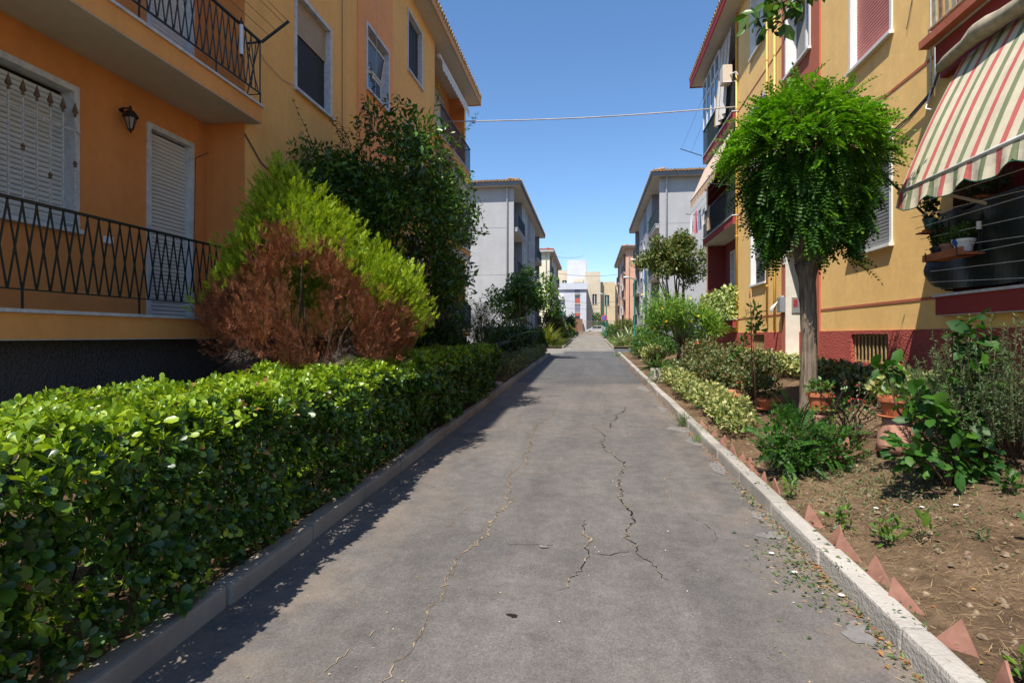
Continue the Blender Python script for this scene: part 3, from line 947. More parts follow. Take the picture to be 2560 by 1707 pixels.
def leaves(name, tmpl, P, D, N, S, mat, parent=None, origin=None, groups=None):
    """one mesh that holds a leaf of the template at every point P, along D, facing N, of size S
    groups: list of (template, mask, material index)"""
    base = LOC[parent] if parent is not None else (Vector(origin) if origin is not None else Vector((0, 0, 0)))
    mats = mat if isinstance(mat, (list, tuple)) else [mat]
    groups = groups or [(tmpl, None, 0)]
    vs, corner, sizes, mi = [], [], [], []
    off = 0
    for (T, msk, k) in groups:
        V, Fc = T
        p, d, n, s = (P, D, N, S) if msk is None else (P[msk], D[msk], N[msk], S[msk])
        if len(p) == 0: continue
        R = basis(np.asarray(d, float), np.asarray(n, float))
        W = np.einsum('nij,vj->nvi', R, V) * np.asarray(s)[:, None, None] + p[:, None, :]
        m, nv = len(p), len(V)
        vs.append(W.reshape(-1, 3))
        flat = np.concatenate([np.array(f) for f in Fc]); ln = np.array([len(f) for f in Fc])
        corner.append((flat[None, :] + (np.arange(m) * nv)[:, None] + off).reshape(-1))
        sizes.append(np.tile(ln, m)); mi.append(np.full(m * len(Fc), k))
        off += m * nv
    vs = np.concatenate(vs) - np.array(base); corner = np.concatenate(corner); sizes = np.concatenate(sizes); mi = np.concatenate(mi)
    me = bpy.data.meshes.new(name)
    me.vertices.add(len(vs)); me.vertices.foreach_set("co", vs.astype(np.float32).ravel())
    me.loops.add(len(corner)); me.loops.foreach_set("vertex_index", corner.astype(np.int32))
    me.polygons.add(len(sizes))
    st = np.concatenate([[0], np.cumsum(sizes)[:-1]])
    me.polygons.foreach_set("loop_start", st.astype(np.int32))
    try: me.polygons.foreach_set("loop_total", sizes.astype(np.int32))
    except Exception: pass
    for m in mats: me.materials.append(m)
    me.polygons.foreach_set("material_index", mi.astype(np.int32))
    me.update(calc_edges=True); me.validate()
    return add(name, me, parent, base)

def rnd(n): return unit(rng.normal(size=(n, 3)))

def clumps_points(cl, n, shell=.45, flat=1.0):
    """points in a union of ellipsoids (x,y,z,rx,ry,rz), gathered towards their skins"""
    c = np.array(cl, float)
    w = (c[:, 3] * c[:, 4] * c[:, 5]) ** (2 / 3); w /= w.sum()
    k = rng.choice(len(c), n, p=w)
    d = rnd(n); rr = rng.random(n) ** shell
    P = c[k, :3] + d * rr[:, None] * c[k, 3:]
    return P, unit(d / c[k, 3:] * c[k, 3:].mean(axis=1)[:, None])

def sub_clumps(c, r, n, size, low=-.5, seed=1):
    """small clumps spread over an ellipsoid's skin, for a lumpy outline"""
    r_ = np.random.default_rng(seed); out = []
    c = np.array(c); r = np.array(r)
    for i in range(n):
        d = unit(r_.normal(size=3))
        if d[2] < low: d[2] = -d[2] * .4
        q = c + d * r * r_.uniform(.55, 1.0)
        s = size * r_.uniform(.65, 1.25)
        out.append((*q, s, s, s * .8))
    return out

def limbs(root, name, mat, base, tips, r0, r1=.012, wob=.06, mid=None, n=6, seed=1):
    """branches from a base to a set of tips"""
    r_ = random.Random(seed); mb = MB()
    base = Vector(base)
    for t in tips:
        t = Vector(t); m = Vector(mid) if mid else base
        pts = [base]
        for k in range(1, 6):
            f = k / 5
            q = base.lerp(t, f)
            if k < 5: q += Vector((r_.gauss(0, wob), r_.gauss(0, wob), r_.gauss(0, wob) + wob * math.sin(f * math.pi)))
            pts.append(q)
        mb.tube(pts, [r0 + (r1 - r0) * (k / 5) ** .7 for k in range(6)], n)
    return mb.build(name, mat, root, smooth=True)

def bark(name, lo, hi, scale=1.0, bs_=.9):
    m, nt, bs, out = newmat(name)
    p = wpos(nt, (26 * scale, 26 * scale, 3.2 * scale))
    n = noise(nt, 1.0, 6, 0.65, p); n2 = noise(nt, 2.5, 4, .6, wpos(nt))
    r = ramp(nt, n.outputs[0], [(0.32, lo), (0.68, hi)])
    f = ramp(nt, n2.outputs[0], [(0.3, .8), (0.7, 1.15)])
    nt.links.new(mixc(nt, 1.0, r.outputs[0], f.outputs[0], 'MULTIPLY'), bs.inputs["Base Color"])
    bs.inputs["Roughness"].default_value = 0.95
    bs.inputs["Specular IOR Level"].default_value = 0.1
    bump(nt, bs, n.outputs[0], bs_, 0.03)
    return m

M_bark = bark("bark_grey_brown", (0.07, 0.05, 0.036), (0.30, 0.23, 0.165))
M_twig = bark("twig", (0.06, 0.04, 0.025), (0.17, 0.12, 0.08), 2)
M_hedge = leafmat("pittosporum_leaf", [(0.012, 0.036, 0.006), (0.026, 0.072, 0.008), (0.050, 0.115, 0.010), (0.085, 0.165, 0.014)], .36, .22)  # darkened to carry the shade on the clipped hedge's front
M_hedge_lit = leafmat("pittosporum_lit_growth", [(0.09, 0.17, 0.010), (0.17, 0.28, 0.012), (0.27, 0.38, 0.018), (0.36, 0.45, 0.03)], .33, .3)  # new growth, brightened further with the sunlight on the hedge top
M_con_g = leafmat("conifer_green", [(0.12, 0.22, 0.010), (0.27, 0.37, 0.016), (0.42, 0.47, 0.03)], .6, .3, .25)
M_con_b = leafmat("conifer_dead", [(0.13, 0.042, 0.020), (0.26, 0.09, 0.042), (0.36, 0.15, 0.075)], .85, .12, .1, (1, .8, .6))
M_con_y = leafmat("conifer_bare", [(0.10, 0.075, 0.058), (0.24, 0.19, 0.155)], .9, .05, .1, (1, 1, 1))
M_privet = leafmat("privet_leaf", [(0.016, 0.048, 0.009), (0.036, 0.095, 0.012), (0.070, 0.155, 0.014), (0.13, 0.24, 0.02)], .34, .25, .45)
M_robinia_shaded = leafmat("robinia_shaded_leaf", [(0.012, 0.045, 0.004), (0.026, 0.085, 0.006), (0.05, 0.14, 0.008)], .55, .22, .25)  # shade of the crown's lower curtain put into the leaf colour
M_robinia = leafmat("robinia_leaf", [(0.040, 0.13, 0.006), (0.095, 0.25, 0.010), (0.18, 0.37, 0.014)], .5, .34, .35)  # brighter leaf, carries the sunlight on the crown's dome
M_dark = M_dark
M_dkleaf = leafmat("dark_shrub_leaf", [(0.014, 0.036, 0.008), (0.030, 0.072, 0.012), (0.055, 0.12, 0.016)], .45, .2)
M_var = leafmat("variegated_leaf", [(0.05, 0.10, 0.018), (0.16, 0.22, 0.05), (0.36, 0.37, 0.11), (0.52, 0.48, 0.20)], .4, .25)
M_vardk = leafmat("euonymus_leaf", [(0.030, 0.060, 0.016), (0.075, 0.115, 0.030), (0.17, 0.19, 0.06), (0.24, 0.22, 0.09)], .35, .2)
M_mid = leafmat("mid_green_leaf", [(0.025, 0.075, 0.012), (0.060, 0.14, 0.018), (0.11, 0.20, 0.025)], .4, .28)
M_hib = leafmat("hibiscus_leaf", [(0.016, 0.054, 0.008), (0.032, 0.105, 0.011), (0.065, 0.155, 0.014)], .5, .25, .35)
M_rose = leafmat("rose_leaf", [(0.035, 0.065, 0.020), (0.075, 0.12, 0.03), (0.15, 0.18, 0.05), (0.16, 0.07, 0.03)], .5, .2)
M_thev = leafmat("thevetia_leaf", [(0.06, 0.17, 0.016), (0.14, 0.29, 0.025), (0.24, 0.38, 0.03)], .4, .35)
M_olive = leafmat("olive_leaf", [(0.035, 0.075, 0.014), (0.080, 0.135, 0.02), (0.15, 0.19, 0.03), (0.22, 0.15, 0.04)], .5, .2)
M_lemon = leafmat("lemon_leaf", [(0.03, 0.080, 0.012), (0.065, 0.15, 0.016), (0.17, 0.28, 0.028)], .35, .28)
M_agave = leafmat("agave_leaf", [(0.10, 0.16, 0.08), (0.26, 0.33, 0.16), (0.55, 0.55, 0.30)], .5, .1)
M_flax = leafmat("flax_leaf", [(0.09, 0.14, 0.02), (0.24, 0.28, 0.035), (0.46, 0.42, 0.07)], .5, .15)
M_yucca = leafmat("yucca_leaf", [(0.012, 0.028, 0.010), (0.030, 0.062, 0.018)], .45, .1)
M_rosem = leafmat("rosemary_leaf", [(0.035, 0.070, 0.022), (0.075, 0.125, 0.036), (0.13, 0.18, 0.05)], .6, .12)
M_straw = leafmat("dry_straw", [(0.26, 0.165, 0.07), (0.46, 0.33, 0.15), (0.64, 0.48, 0.26)], .8, .15, .2, (1, .9, .7))
M_litter = leafmat("dead_leaves", [(0.22, 0.085, 0.028), (0.34, 0.17, 0.06), (0.42, 0.27, 0.13)], .8, .15, .2, (1, .9, .7))
M_weed = leafmat("weed_leaf", [(0.04, 0.10, 0.015), (0.10, 0.20, 0.025), (0.17, 0.27, 0.03)], .45, .3)
M_fred = plain("red_flower", (0.55, 0.018, 0.022), .6, .2)
M_fyel = plain("yellow_flower", (0.75, 0.50, 0.02), .6, .15)
M_foran = plain("orange_flower", (0.70, 0.14, 0.02), .6, .2)
M_fpink = plain("pink_flower", (0.62, 0.08, 0.16), .6, .2)
M_fwhite = plain("white_flower", (0.80, 0.79, 0.74), .6, .05)

def foliage(parent, name, cl, n, size, mat, tm=None, up=.35, out=.55, jit=.6, shell=.45, droop=0.0, var=.3, nup=.6):
    P, N = clumps_points(cl, n, shell)
    D = unit(N * out + rng.normal(size=(n, 3)) * jit + np.array((0, 0, up - droop)))
    NN = unit(N * .6 + rng.normal(size=(n, 3)) * .45 + np.array((0, 0, nup)))
    S = size * (1 + var * rng.normal(size=n)).clip(.45, 1.8)
    return leaves(name, tm or leaf4(), P, D, NN, S, mat, parent)

def flowers(parent, cl, n, size, mat, name="flower", shell=.15, lo=None):
    P, N = clumps_points(cl, n, shell)
    if lo is not None: P[:, 2] = np.maximum(P[:, 2], lo)
    b = MB()
    me = None
    # a five-petal head, each head an object of its own
    for a in range(5):
        t = 2 * math.pi * a / 5
        c, s = math.cos(t), math.sin(t); c2, s2 = math.cos(t + .55), math.sin(t + .55); c3, s3 = math.cos(t - .55), math.sin(t - .55)
        b.face([(0, 0, 0), (c3 * .7, s3 * .7, .25), (c, s, .35), (c2 * .7, s2 * .7, .25)])
    me = b.mesh(name, mat, recalc=False)
    for p, q in zip(P, N):
        rot = Vector(unit(q + np.array((.2, -.5, .5)))).to_track_quat('Z', 'Y').to_euler()
        o = add(name, me, parent, p, rot); o.scale = [size * random.uniform(.7, 1.2)] * 3

# ------------------------------------------------------------------ left side planting
def hedge_points(x0, x1, y0, y1, top, front_bulge, nf, nt, ni):
    """points and outward normals over the front, top and ends of a clipped hedge"""
    P, N = [], []
    def lump(a, b): return .05 * np.sin(a * 2.3 + 1.2) * np.sin(b * 3.1 + .4) + .035 * np.sin(a * 5.7) + .03 * np.sin(b * 8.1 + a * 3)
    y = y0 + (y1 - y0) * rng.random(nf) ** 1.15; h = rng.random(nf)
    gx = x1 + front_bulge * ss_np((h - .1) / .7) - .10 * ss_np((h - .86) / .14) + lump(y, h * 2) - .06 * rng.random(nf) ** 2 - (.12 * (1 - h) * 0)
    P.append(np.stack([gx, y, SLOPE * y + .17 + h * (top - .17)], 1)); N.append(np.tile((1, 0, .25), (nf, 1)))
    y = y0 + (y1 - y0) * rng.random(nt) ** 1.1; f = rng.random(nt)
    x = x0 + (x1 + front_bulge - x0) * f
    edge = np.minimum(f, 1 - f)
    z = SLOPE * y + top + lump(x * 3, y) * .8 - .10 * ss_np((.10 - edge) / .10) - .08 * rng.random(nt) ** 2
    P.append(np.stack([x, y, z], 1)); N.append(np.tile((0, 0, 1), (nt, 1)))
    n2 = int(nf * (x1 - x0) / (y1 - y0) * 1.2); f = rng.random(n2); h = rng.random(n2)
    P.append(np.stack([x0 + (x1 - x0) * f, y1 + lump(f * 4, h * 3) - .05 * rng.random(n2), SLOPE * y1 + .15 + h * (top - .15)], 1)); N.append(np.tile((0, 1, .2), (n2, 1)))
    y = y0 + (y1 - y0) * rng.random(ni)
    P.append(np.stack([x0 + (x1 - x0) * (.1 + .88 * rng.random(ni)), y, SLOPE * y + .2 + rng.random(ni) * (top - .3)], 1)); N.append(unit(rng.normal(size=(ni, 3)) + (0.4, 0, .3)))
    return np.concatenate(P), np.concatenate(N)
def ss_np(t):
    t = np.clip(t, 0, 1); return t * t * (3 - 2 * t)

def rosettes(C, A, k, size, spread=(.55, 1.35)):
    """k leaves fanned round each axis A"""
    n = len(C); A = unit(A)
    x = unit(np.cross(A, rnd(n))); y = np.cross(A, x)
    P, D, N = [], [], []
    for j in range(k):
        a = 2.399 * j + rng.random(n) * .5
        ph = spread[0] + (spread[1] - spread[0]) * (j / k) + rng.normal(0, .12, n)
        rad = x * np.cos(a)[:, None] + y * np.sin(a)[:, None]
        d = A * np.cos(ph)[:, None] + rad * np.sin(ph)[:, None]
        P.append(C + d * .003 - A * (.018 * j / k)); D.append(d); N.append(unit(A * np.sin(ph)[:, None] - rad * np.cos(ph)[:, None] + rng.normal(0, .15, (n, 3))))
    S = size * (1 + .22 * rng.normal(size=n * k)).clip(.5, 1.6) * np.repeat(np.linspace(.8, 1.1, k), n)
    return np.concatenate(P), np.concatenate(D), np.concatenate(N), S

hedge = thing("clipped_hedge", "long clipped bright green hedge along the left kerb in the foreground", "hedge", (-2.7, 6.5, .15))
HP, HN = hedge_points(-3.38, -2.12, 0.7, 13.0, 1.13, .10, 4300, 5800, 4600)
ax = unit(HN + rng.normal(size=HN.shape) * .48 + np.array((0.05, 0, .22)))
P_, D_, N_, S_ = rosettes(HP, ax, 8, .053)
S_ = S_ * np.tile(rng.uniform(.65, 1.3, len(HP)), 8)
near = P_[:, 1] < 5.5
brown = rng.random(len(P_)) < .015
young = np.tile((HN[:, 2] > .9) | (rng.random(len(HN)) < .10), 8)  # whole top takes the sunlit colour, plus scattered young rosettes
leaves("foliage", None, P_, D_, N_, S_, [M_hedge, M_hedge_lit, M_litter], hedge, groups=[(leafO(.27), near & ~young & ~brown, 0), (leaf4(.3, .06, .08), ~near & ~young & ~brown, 0), (leafO(.24), near & young & ~brown, 1), (leaf4(.3, .06, .08), ~near & young & ~brown, 1), (leafO(.22), brown, 2)])
tw = MB()
for i in range(260):
    y = random.uniform(.8, 12.8); x = random.uniform(-3.2, -2.2); z = SLOPE * y + .1
    q = Vector((x + random.gauss(.05, .12), y + random.gauss(0, .15), z + random.uniform(.5, 1.02)))
    tw.tube([(x, y, z), Vector((x, y, z)).lerp(q, .5) + Vector((random.gauss(0, .04), random.gauss(0, .04), 0)), q], [.012, .008, .004], 4, False)
for i in range(420):
    y = .8 + 9 * random.random() ** 1.3
    if i % 2: b0 = Vector((random.uniform(-3.2, -2.15), y, SLOPE * y + 1.02)); e0 = b0 + Vector((random.gauss(0, .05), random.gauss(0, .05), random.uniform(.06, .14)))
    else: b0 = Vector((-2.2, y, SLOPE * y + random.uniform(.25, 1.05))); e0 = b0 + Vector((random.uniform(.06, .16), random.gauss(0, .06), random.uniform(-.02, .1)))
    tw.tube([b0, e0], [.004, .0025], 4, True)
tag(tw.build("stems", M_twig, hedge), kind="stuff")

# half-dead conifer
CX, CY = -3.30, 6.62
conifer = thing("conifer", "rounded conifer, bright green above and dead rust brown below, behind the hedge", "conifer", (CX, CY, .25))
prof_z = np.array([.75, 1.0, 1.3, 1.6, 1.9, 2.2, 2.6, 3.0, 3.35, 3.58]); prof_r = np.array([.22, .48, .90, 1.24, 1.33, 1.17, .84, .52, .24, .03])
nt_ = 520
zz = np.interp(np.sort(rng.random(nt_)), np.linspace(0, 1, 10), prof_z)
zz = prof_z[0] + (prof_z[-1] - prof_z[0]) * (rng.beta(1.5, 1.9, nt_))
ang = rng.random(nt_) * 2 * math.pi
rr = np.interp(zz, prof_z, prof_r) * (1.04 - .26 * rng.random(nt_) ** 1.5) * (1 + .05 * np.sin(3 * ang) + .04 * np.sin(7 * ang + zz * 4))
lean = (-.42 * ss_np((zz - 1.9) / 1.8))
TC = np.stack([CX + rr * np.cos(ang) + lean * .9, CY + rr * np.sin(ang) * 1.0 + lean * .4, zz], 1)
rad = np.stack([np.cos(ang), np.sin(ang), np.zeros(nt_)], 1)
ks = 40
TD = np.repeat(unit(rad * .55 + np.array((0, 0, 1.0)) + rng.normal(0, .12, (nt_, 3))), ks, 0)
off = rng.normal(0, 1, (nt_ * ks, 3)) * np.array((.075, .075, .10))
CP = np.repeat(TC, ks, 0) + off - np.repeat(rad, ks, 0) * .05
CD = unit(TD + rng.normal(0, .26, (nt_ * ks, 3)) + off * 2.6)
CN = unit(np.repeat(rad, ks, 0) + rng.normal(0, .6, (nt_ * ks, 3)))
CS = .115 * (1 + .25 * rng.normal(size=nt_ * ks)).clip(.5, 1.6)
# the dead side faces the road: lateral position seen from the road and height set its edge
lat = (CP[:, 0] - CX) * .895 + (CP[:, 1] - CY) * .446
bz = np.interp(lat, [-1.5, -1.15, -.75, -.42, -.1, .2, .55, .8, 1.1, 1.4], [1.9, 2.12, 2.45, 2.82, 2.70, 2.42, 2.15, 1.95, 1.75, 1.5]) + .10 * np.sin(lat * 9) + np.repeat(rng.normal(0, .075, nt_), ks) + rng.normal(0, .09, len(CP))
back = ((CP[:, 0] - CX) * -.446 + (CP[:, 1] - CY) * .895) > .55
dead = (CP[:, 2] < bz) & ~back
dead |= back & (CP[:, 2] < 1.7)
bare = dead & (CP[:, 2] < 1.28 + .22 * np.sin(lat * 6) + rng.normal(0, .1, len(CP)))
dead &= ~bare
CD[bare] = unit(CD[bare] + np.array((0, 0, -1.1)))
leaves("foliage", None, CP, CD, CN, CS, [M_con_g, M_con_b, M_con_y], conifer, groups=[(spray(10, 1, .048, .75), ~dead & ~bare, 0), (spray(9, 2, .028, 1.1), dead, 1), (spray(8, 3, .013, 1.2), bare, 2)])
limbs(conifer, "trunk", M_twig, (CX, CY, .2), [(CX + 1.0 * math.cos(a) * k, CY + 1.0 * math.sin(a) * k, 1.9 + h) for a, k, h in [(i * .785 + random.random() * .3, random.uniform(.5, 1), random.uniform(-.3, 1.0)) for i in range(16)]], .045, .008, .05)

# privet tree over the conifer
PX, PY = -3.75, 10.1
privet = thing("privet_tree", "glossy dark green tree with long shoots behind the conifer", "tree", (PX, PY, .3))
cl = sub_clumps((PX + .1, PY, 3.75), (1.55, 1.7, 1.75), 46, .55, -.8, 5)
cl += [(PX - .95, PY - .75, 4.5, .6, .5, .45), (PX + .2, PY - .1, 5.35, .75, .8, .5), (PX + .8, PY + 1.5, 4.7, .6, .6, .6), (PX + 1.15, PY + 1.6, 3.9, .45, .5, .45), (PX + .6, PY + 1.2, 3.0, .6, .6, .9), (PX + 1.2, PY + 1.9, 4.35, .4, .35, .25), (PX + .9, PY + 1.6, 2.5, .45, .5, .6)]
cl += [(-4.35, 8.3, 4.25, .28, .4, .38), (-4.2, 8.8, 4.1, .4, .4, .42), (-4.3, 8.6, 3.7, .3, .4, .4)]
foliage(privet, "crown", cl, 21000, .11, M_privet, leaf4(.22, .05, .18), up=.05, out=.5, jit=.6, shell=.5, var=.28)
shoots = MB(); sp, sd = [], []
for i in range(34):
    a = random.uniform(0, 6.28); b = Vector((PX + math.cos(a) * random.uniform(.3, 1.35), PY + math.sin(a) * random.uniform(.3, 1.5), random.uniform(4.3, 5.2)))
    e = b + Vector((math.cos(a) * random.uniform(.1, .5), math.sin(a) * random.uniform(.1, .5), random.uniform(.35, .95)))
    shoots.tube([b, b.lerp(e, .5) + Vector((0, 0, .05)), e], [.008, .006, .003], 4, False)
    for k in range(9):
        for s in (-1, 1):
            sp.append(b.lerp(e, .25 + .75 * k / 8)); sd.append((random.gauss(0, 1), random.gauss(0, 1), .4))
tag(shoots.build("shoots", M_twig, privet), kind="stuff")
sp = np.array([tuple(p) for p in sp]); sd = np.array(sd)
leaves("shoot_leaves", leaf4(.22, .05, .15), sp, sd, unit(rng.normal(0, .4, sp.shape) + np.array((0, 0, 1.0))), np.full(len(sp), .085), M_privet, privet)
leaves("blossom", spray(8, 9, .05, 1.2), *(lambda q: (q, unit(rng.normal(0, .3, q.shape) + np.array((0, 0, 1.0))), rnd(len(q)), np.full(len(q), .16)))(np.concatenate([clumps_points([(PX + .55, PY + .55, 5.35, .35, .35, .2)], 30)[0], clumps_points([(PX + 1.1, PY + 1.75, 4.75, .2, .2, .2)], 20)[0], clumps_points([(PX - 1.2, PY - .9, 4.65, .25, .2, .35)], 30)[0]])), M_straw, privet)
limbs(privet, "trunk", M_twig, (PX, PY, .2), [(PX + random.gauss(0, .8), PY + random.gauss(0, .8), random.uniform(3.2, 5.2)) for i in range(12)], .06, .01, .1, seed=3)

# yucca against the wall
YX, YY = -3.95, 14.7
yucca = thing("yucca_tree", "tall dark yucca with drooping sword leaves by the orange wall", "yucca", (YX, YY, .4))
MB().tube([(YX, YY, .3), (YX + .05, YY, 1.4), (YX - .03, YY, 2.6), (YX + .04, YY, 3.9)], [.16, .13, .12, .10], 9).build("trunk", M_bark, yucca, smooth=True)
for k, (zc, n) in enumerate([(3.95, 120), (3.2, 110), (2.6, 90)]):
    d = rnd(n); d[:, 2] = np.abs(d[:, 2]) * 1.1 - (.1 if k == 0 else .75)
    leaves("leaf_head", blade(.035, 5, .28), np.tile((YX, YY, zc), (n, 1)) + rng.normal(0, .07, (n, 3)), unit(d), np.tile((0, 0, 1.0), (n, 1)), rng.uniform(.65, 1.15, n), M_yucca, yucca)

def shrub(name, label, cat, c, r, n, size, mat, tm=None, flo=None, group=None, lumps=14, stem=True, **kw):
    x, y, z = c
    root = thing(name, label, cat, (x, y, gz(x, y)), group)
    cl = sub_clumps((x, y, z), (r[0] * .72, r[1] * .72, r[2] * .75), lumps, min(r) * .45, -.6, int(abs(x * 97 + y * 31)) + 1) + [(x, y, z, r[0] * .75, r[1] * .75, r[2] * .75)]
    foliage(root, "foliage", cl, n, size, mat, tm, **kw)
    if stem:
        g0 = gz(x, y)
        limbs(root, "stem", M_twig, (x, y, g0 - .05), [(x + random.gauss(0, r[0] * .4), y + random.gauss(0, r[1] * .4), z + random.uniform(-.2, .5) * r[2]) for _ in range(7)], .022, .005, .03, seed=int(abs(y * 13)) + 2)
    if flo:
        for (m, k, s) in flo: flowers(root, cl, k, s, m)
    return root

shrub("oleander", "dark oleander bush between the conifer and the sago palm", "shrub", (-3.15, 11.9, 1.25), (.75, .8, .85), 3500, .13, M_dkleaf, leaf4(.13), flo=[(M_fpink, 4, .035)], up=.6)
shrub("shrub", "black-green round shrub right of the sago palm on the left bed", "shrub", (-3.1, 20.0, 1.35), (.9, 1.3, .95), 4200, .11, M_dkleaf)
shrub("shrub", "dark shrub under the lemon tree on the left bed", "shrub", (-3.0, 24.0, 1.35), (.8, 1.4, .85), 3200, .12, M_dkleaf)
shrub("shrub", "tall leafy clump at the corner of the left bed by the cross street", "shrub", (-2.55, 28.6, 1.35), (.4, .6, .8), 1500, .2, M_mid, leaf4(.1), up=1.2)

def sago(label, x, y, n, L, mat=M_dkleaf, z=None):
    root = thing("sago_palm", label, "palm", (x, y, gz(x, y)))
    z = z or gz(x, y) + .35
    MB().tube([(x, y, z - .6), (x, y, z)], [.17, .15], 9).build("trunk", M_bark, root, smooth=True)
    T = frond(26, .17, .007, .55, .75)
    for i in range(n):
        a = 2.399 * i; e = .15 + .85 * (i / n)
        d = np.array([[math.cos(a) * e, math.sin(a) * e, 1.05 - .9 * e]])
        leaves("frond", T, np.array([[x, y, z]]), unit(d), np.array([[-.3 * math.cos(a), -.3 * math.sin(a), 1.0]]), np.array([L * random.uniform(.85, 1.1)]), mat, root)
    return root
sago("dark sago palm with long arching fronds behind the left hedge's end", -3.05, 15.9, 26, 1.75)
sago("sago palm behind the yellow-flowered shrub on the right bed", 3.05, 19.6, 24, 1.35)

# low variegated hedge after the clipped one
vh = thing("low_hedge", "low speckled hedge along the left kerb beyond the paving slab", "hedge", (-2.5, 21, .5))
VP, VN = hedge_points(-2.95, -2.22, 15.0, 29.4, .60, .06, 1500, 2200, 900)
n = len(VP)
leaves("foliage", leaf4(.28), np.repeat(VP, 3, 0) + rng.normal(0, .03, (n * 3, 3)), unit(np.repeat(VN, 3, 0) * .5 + rng.normal(0, .7, (n * 3, 3)) + np.array((0, 0, .3))), unit(np.repeat(VN, 3, 0) + rng.normal(0, .4, (n * 3, 3))), rng.uniform(.045, .085, n * 3), M_vardk, vh)

def tree(name, label, base, cl, n, size, mat, trunk_r, tips, tm=None, group=None, mat_t=None, **kw):
    root = thing(name, label, "tree", base, group)
    foliage(root, "crown", cl, n, size, mat, tm, **kw)
    limbs(root, "trunk", mat_t or M_bark, (base[0], base[1], base[2] - .1), tips, trunk_r, .012, .08, seed=int(base[1]))
    return root
LX, LY = -3.2, 26.6
cl = sub_clumps((LX, LY, 3.1), (1.45, 1.5, 1.35), 26, .5, -.7, 9) + [(LX + 1.55, LY - .5, 3.0, .55, .5, .5), (LX + 1.2, LY, 4.1, .5, .5, .45), (LX - 1.2, LY - .6, 3.4, .5, .5, .5), (LX + .3, LY, 4.5, .4, .4, .5), (LX + 1.75, LY - .4, 2.7, .4, .35, .3), (LX + 1.5, LY - .8, 3.6, .4, .4, .35)]
tree("lemon_tree", "loose green tree in front of the left grey block", (LX, LY, .6), cl, 7500, .14, M_lemon, .07, [(c[0], c[1], c[2]) for c in cl[::2]], leaf4(.28), up=.05, out=.4, jit=.7)

# beyond the cross street, left
fx = thing("flax_clump", "yellow-green sword-leaved flax clump past the cross street", "flax", (-3.0, 40.3, .9))
n = 190; a = rng.random(n) * 6.28; e = rng.random(n)
leaves("leaf_fan", blade(.035, 5, .35), np.stack([-3.0 + .25 * np.cos(a) * e, 40.3 + .25 * np.sin(a) * e, np.full(n, .85)], 1), unit(np.stack([np.cos(a) * e * .95, np.sin(a) * e * .95, 1.15 - .75 * e], 1)), np.tile((0, 0, 1.0), (n, 1)), rng.uniform(1.2, 1.9, n), M_flax, fx)
cl = sub_clumps((-2.9, 48, 2.55), (1.25, 1.4, 1.05), 18, .5, -.7, 3)
tree("loquat_tree", "wide round loquat-like tree past the flax clump on the left", (-2.9, 48, 1.0), cl, 3200, .2, M_olive, .06, [(c[0], c[1], c[2]) for c in cl[::3]], leaf4(.25), nup=.8)
shrub("hibiscus_bush", "red-flowered bush beyond the loquat tree on the left", "shrub", (-2.35, 59, 2.05), (.85, 1.2, .95), 1500, .16, M_mid, flo=[(M_fred, 14, .09)])
shrub("shrub", "dark shrub at the kerb below the loquat tree", "shrub", (-2.35, 51, 1.75), (.6, 1.6, .75), 1500, .14, M_dkleaf)
bh = thing("box_hedge", "small square bright hedge at the far left kerb", "hedge", (-2.4, 68.5, 1.4))
BP, BN = hedge_points(-2.95, -1.95, 67.0, 70.5, 1.1, .02, 700, 700, 300)
FPn = np.stack([-2.95 + rng.random(500), np.full(500, 67.0), SLOPE * 67 + .15 + rng.random(500) * .95], 1)
BP = np.concatenate([BP, FPn]); BN = np.concatenate([BN, np.tile((0, -1, .3), (500, 1))])
leaves("foliage", leaf4(.3), BP, unit(BN * .4 + rng.normal(0, .7, BP.shape)), unit(BN + rng.normal(0, .4, BP.shape)), rng.uniform(.12, .2, len(BP)), M_hedge, bh)
cl = sub_clumps((-3.0, 80, 3.4), (1.2, 1.2, 1.2), 10, .6, -.7, 13)
tree("street_tree", "small dark tree far down the left side", (-3.0, 80, 1.6), cl, 1100, .25, M_dkleaf, .08, [(c[0], c[1], c[2]) for c in cl[::3]])
cl = sub_clumps((1.75, 96, 3.9), (1.3, 1.3, 1.35), 12, .65, -.7, 17)
tree("street_tree", "round green tree behind the end gate beside the no-parking sign", (1.75, 96, 1.75), cl, 1500, .25, M_mid, .1, [(c[0], c[1], c[2]) for c in cl[::3]])

# green verge on the beds past the cross street
for (x0, x1, y0, y1, n, lab) in [(-4.6, -1.9, 38.9, 57.5, 2600, "ragged green grass on the left verge past the cross street"), (1.7, 4.2, 38.9, 57.5, 2600, "ragged green grass on the right verge past the cross street"), (-4.6, -1.9, 66.6, 90, 1200, "grass on the far left verge"), (1.7, 4.2, 66.6, 90, 1200, "grass on the far right verge")]:
    x = rng.uniform(x0, x1, n); y = rng.uniform(y0, y1, n)
    z = np.array([gz(a, b) - .04 for a, b in zip(x, y)])
    tag(leaves("verge_grass", blade(.05, 3, .5), np.stack([x, y, z], 1), unit(rng.normal(0, .5, (n, 3)) + np.array((0, 0, 1.0))), rnd(n), rng.uniform(.12, .42, n), M_weed), lab, "grass", kind="stuff")

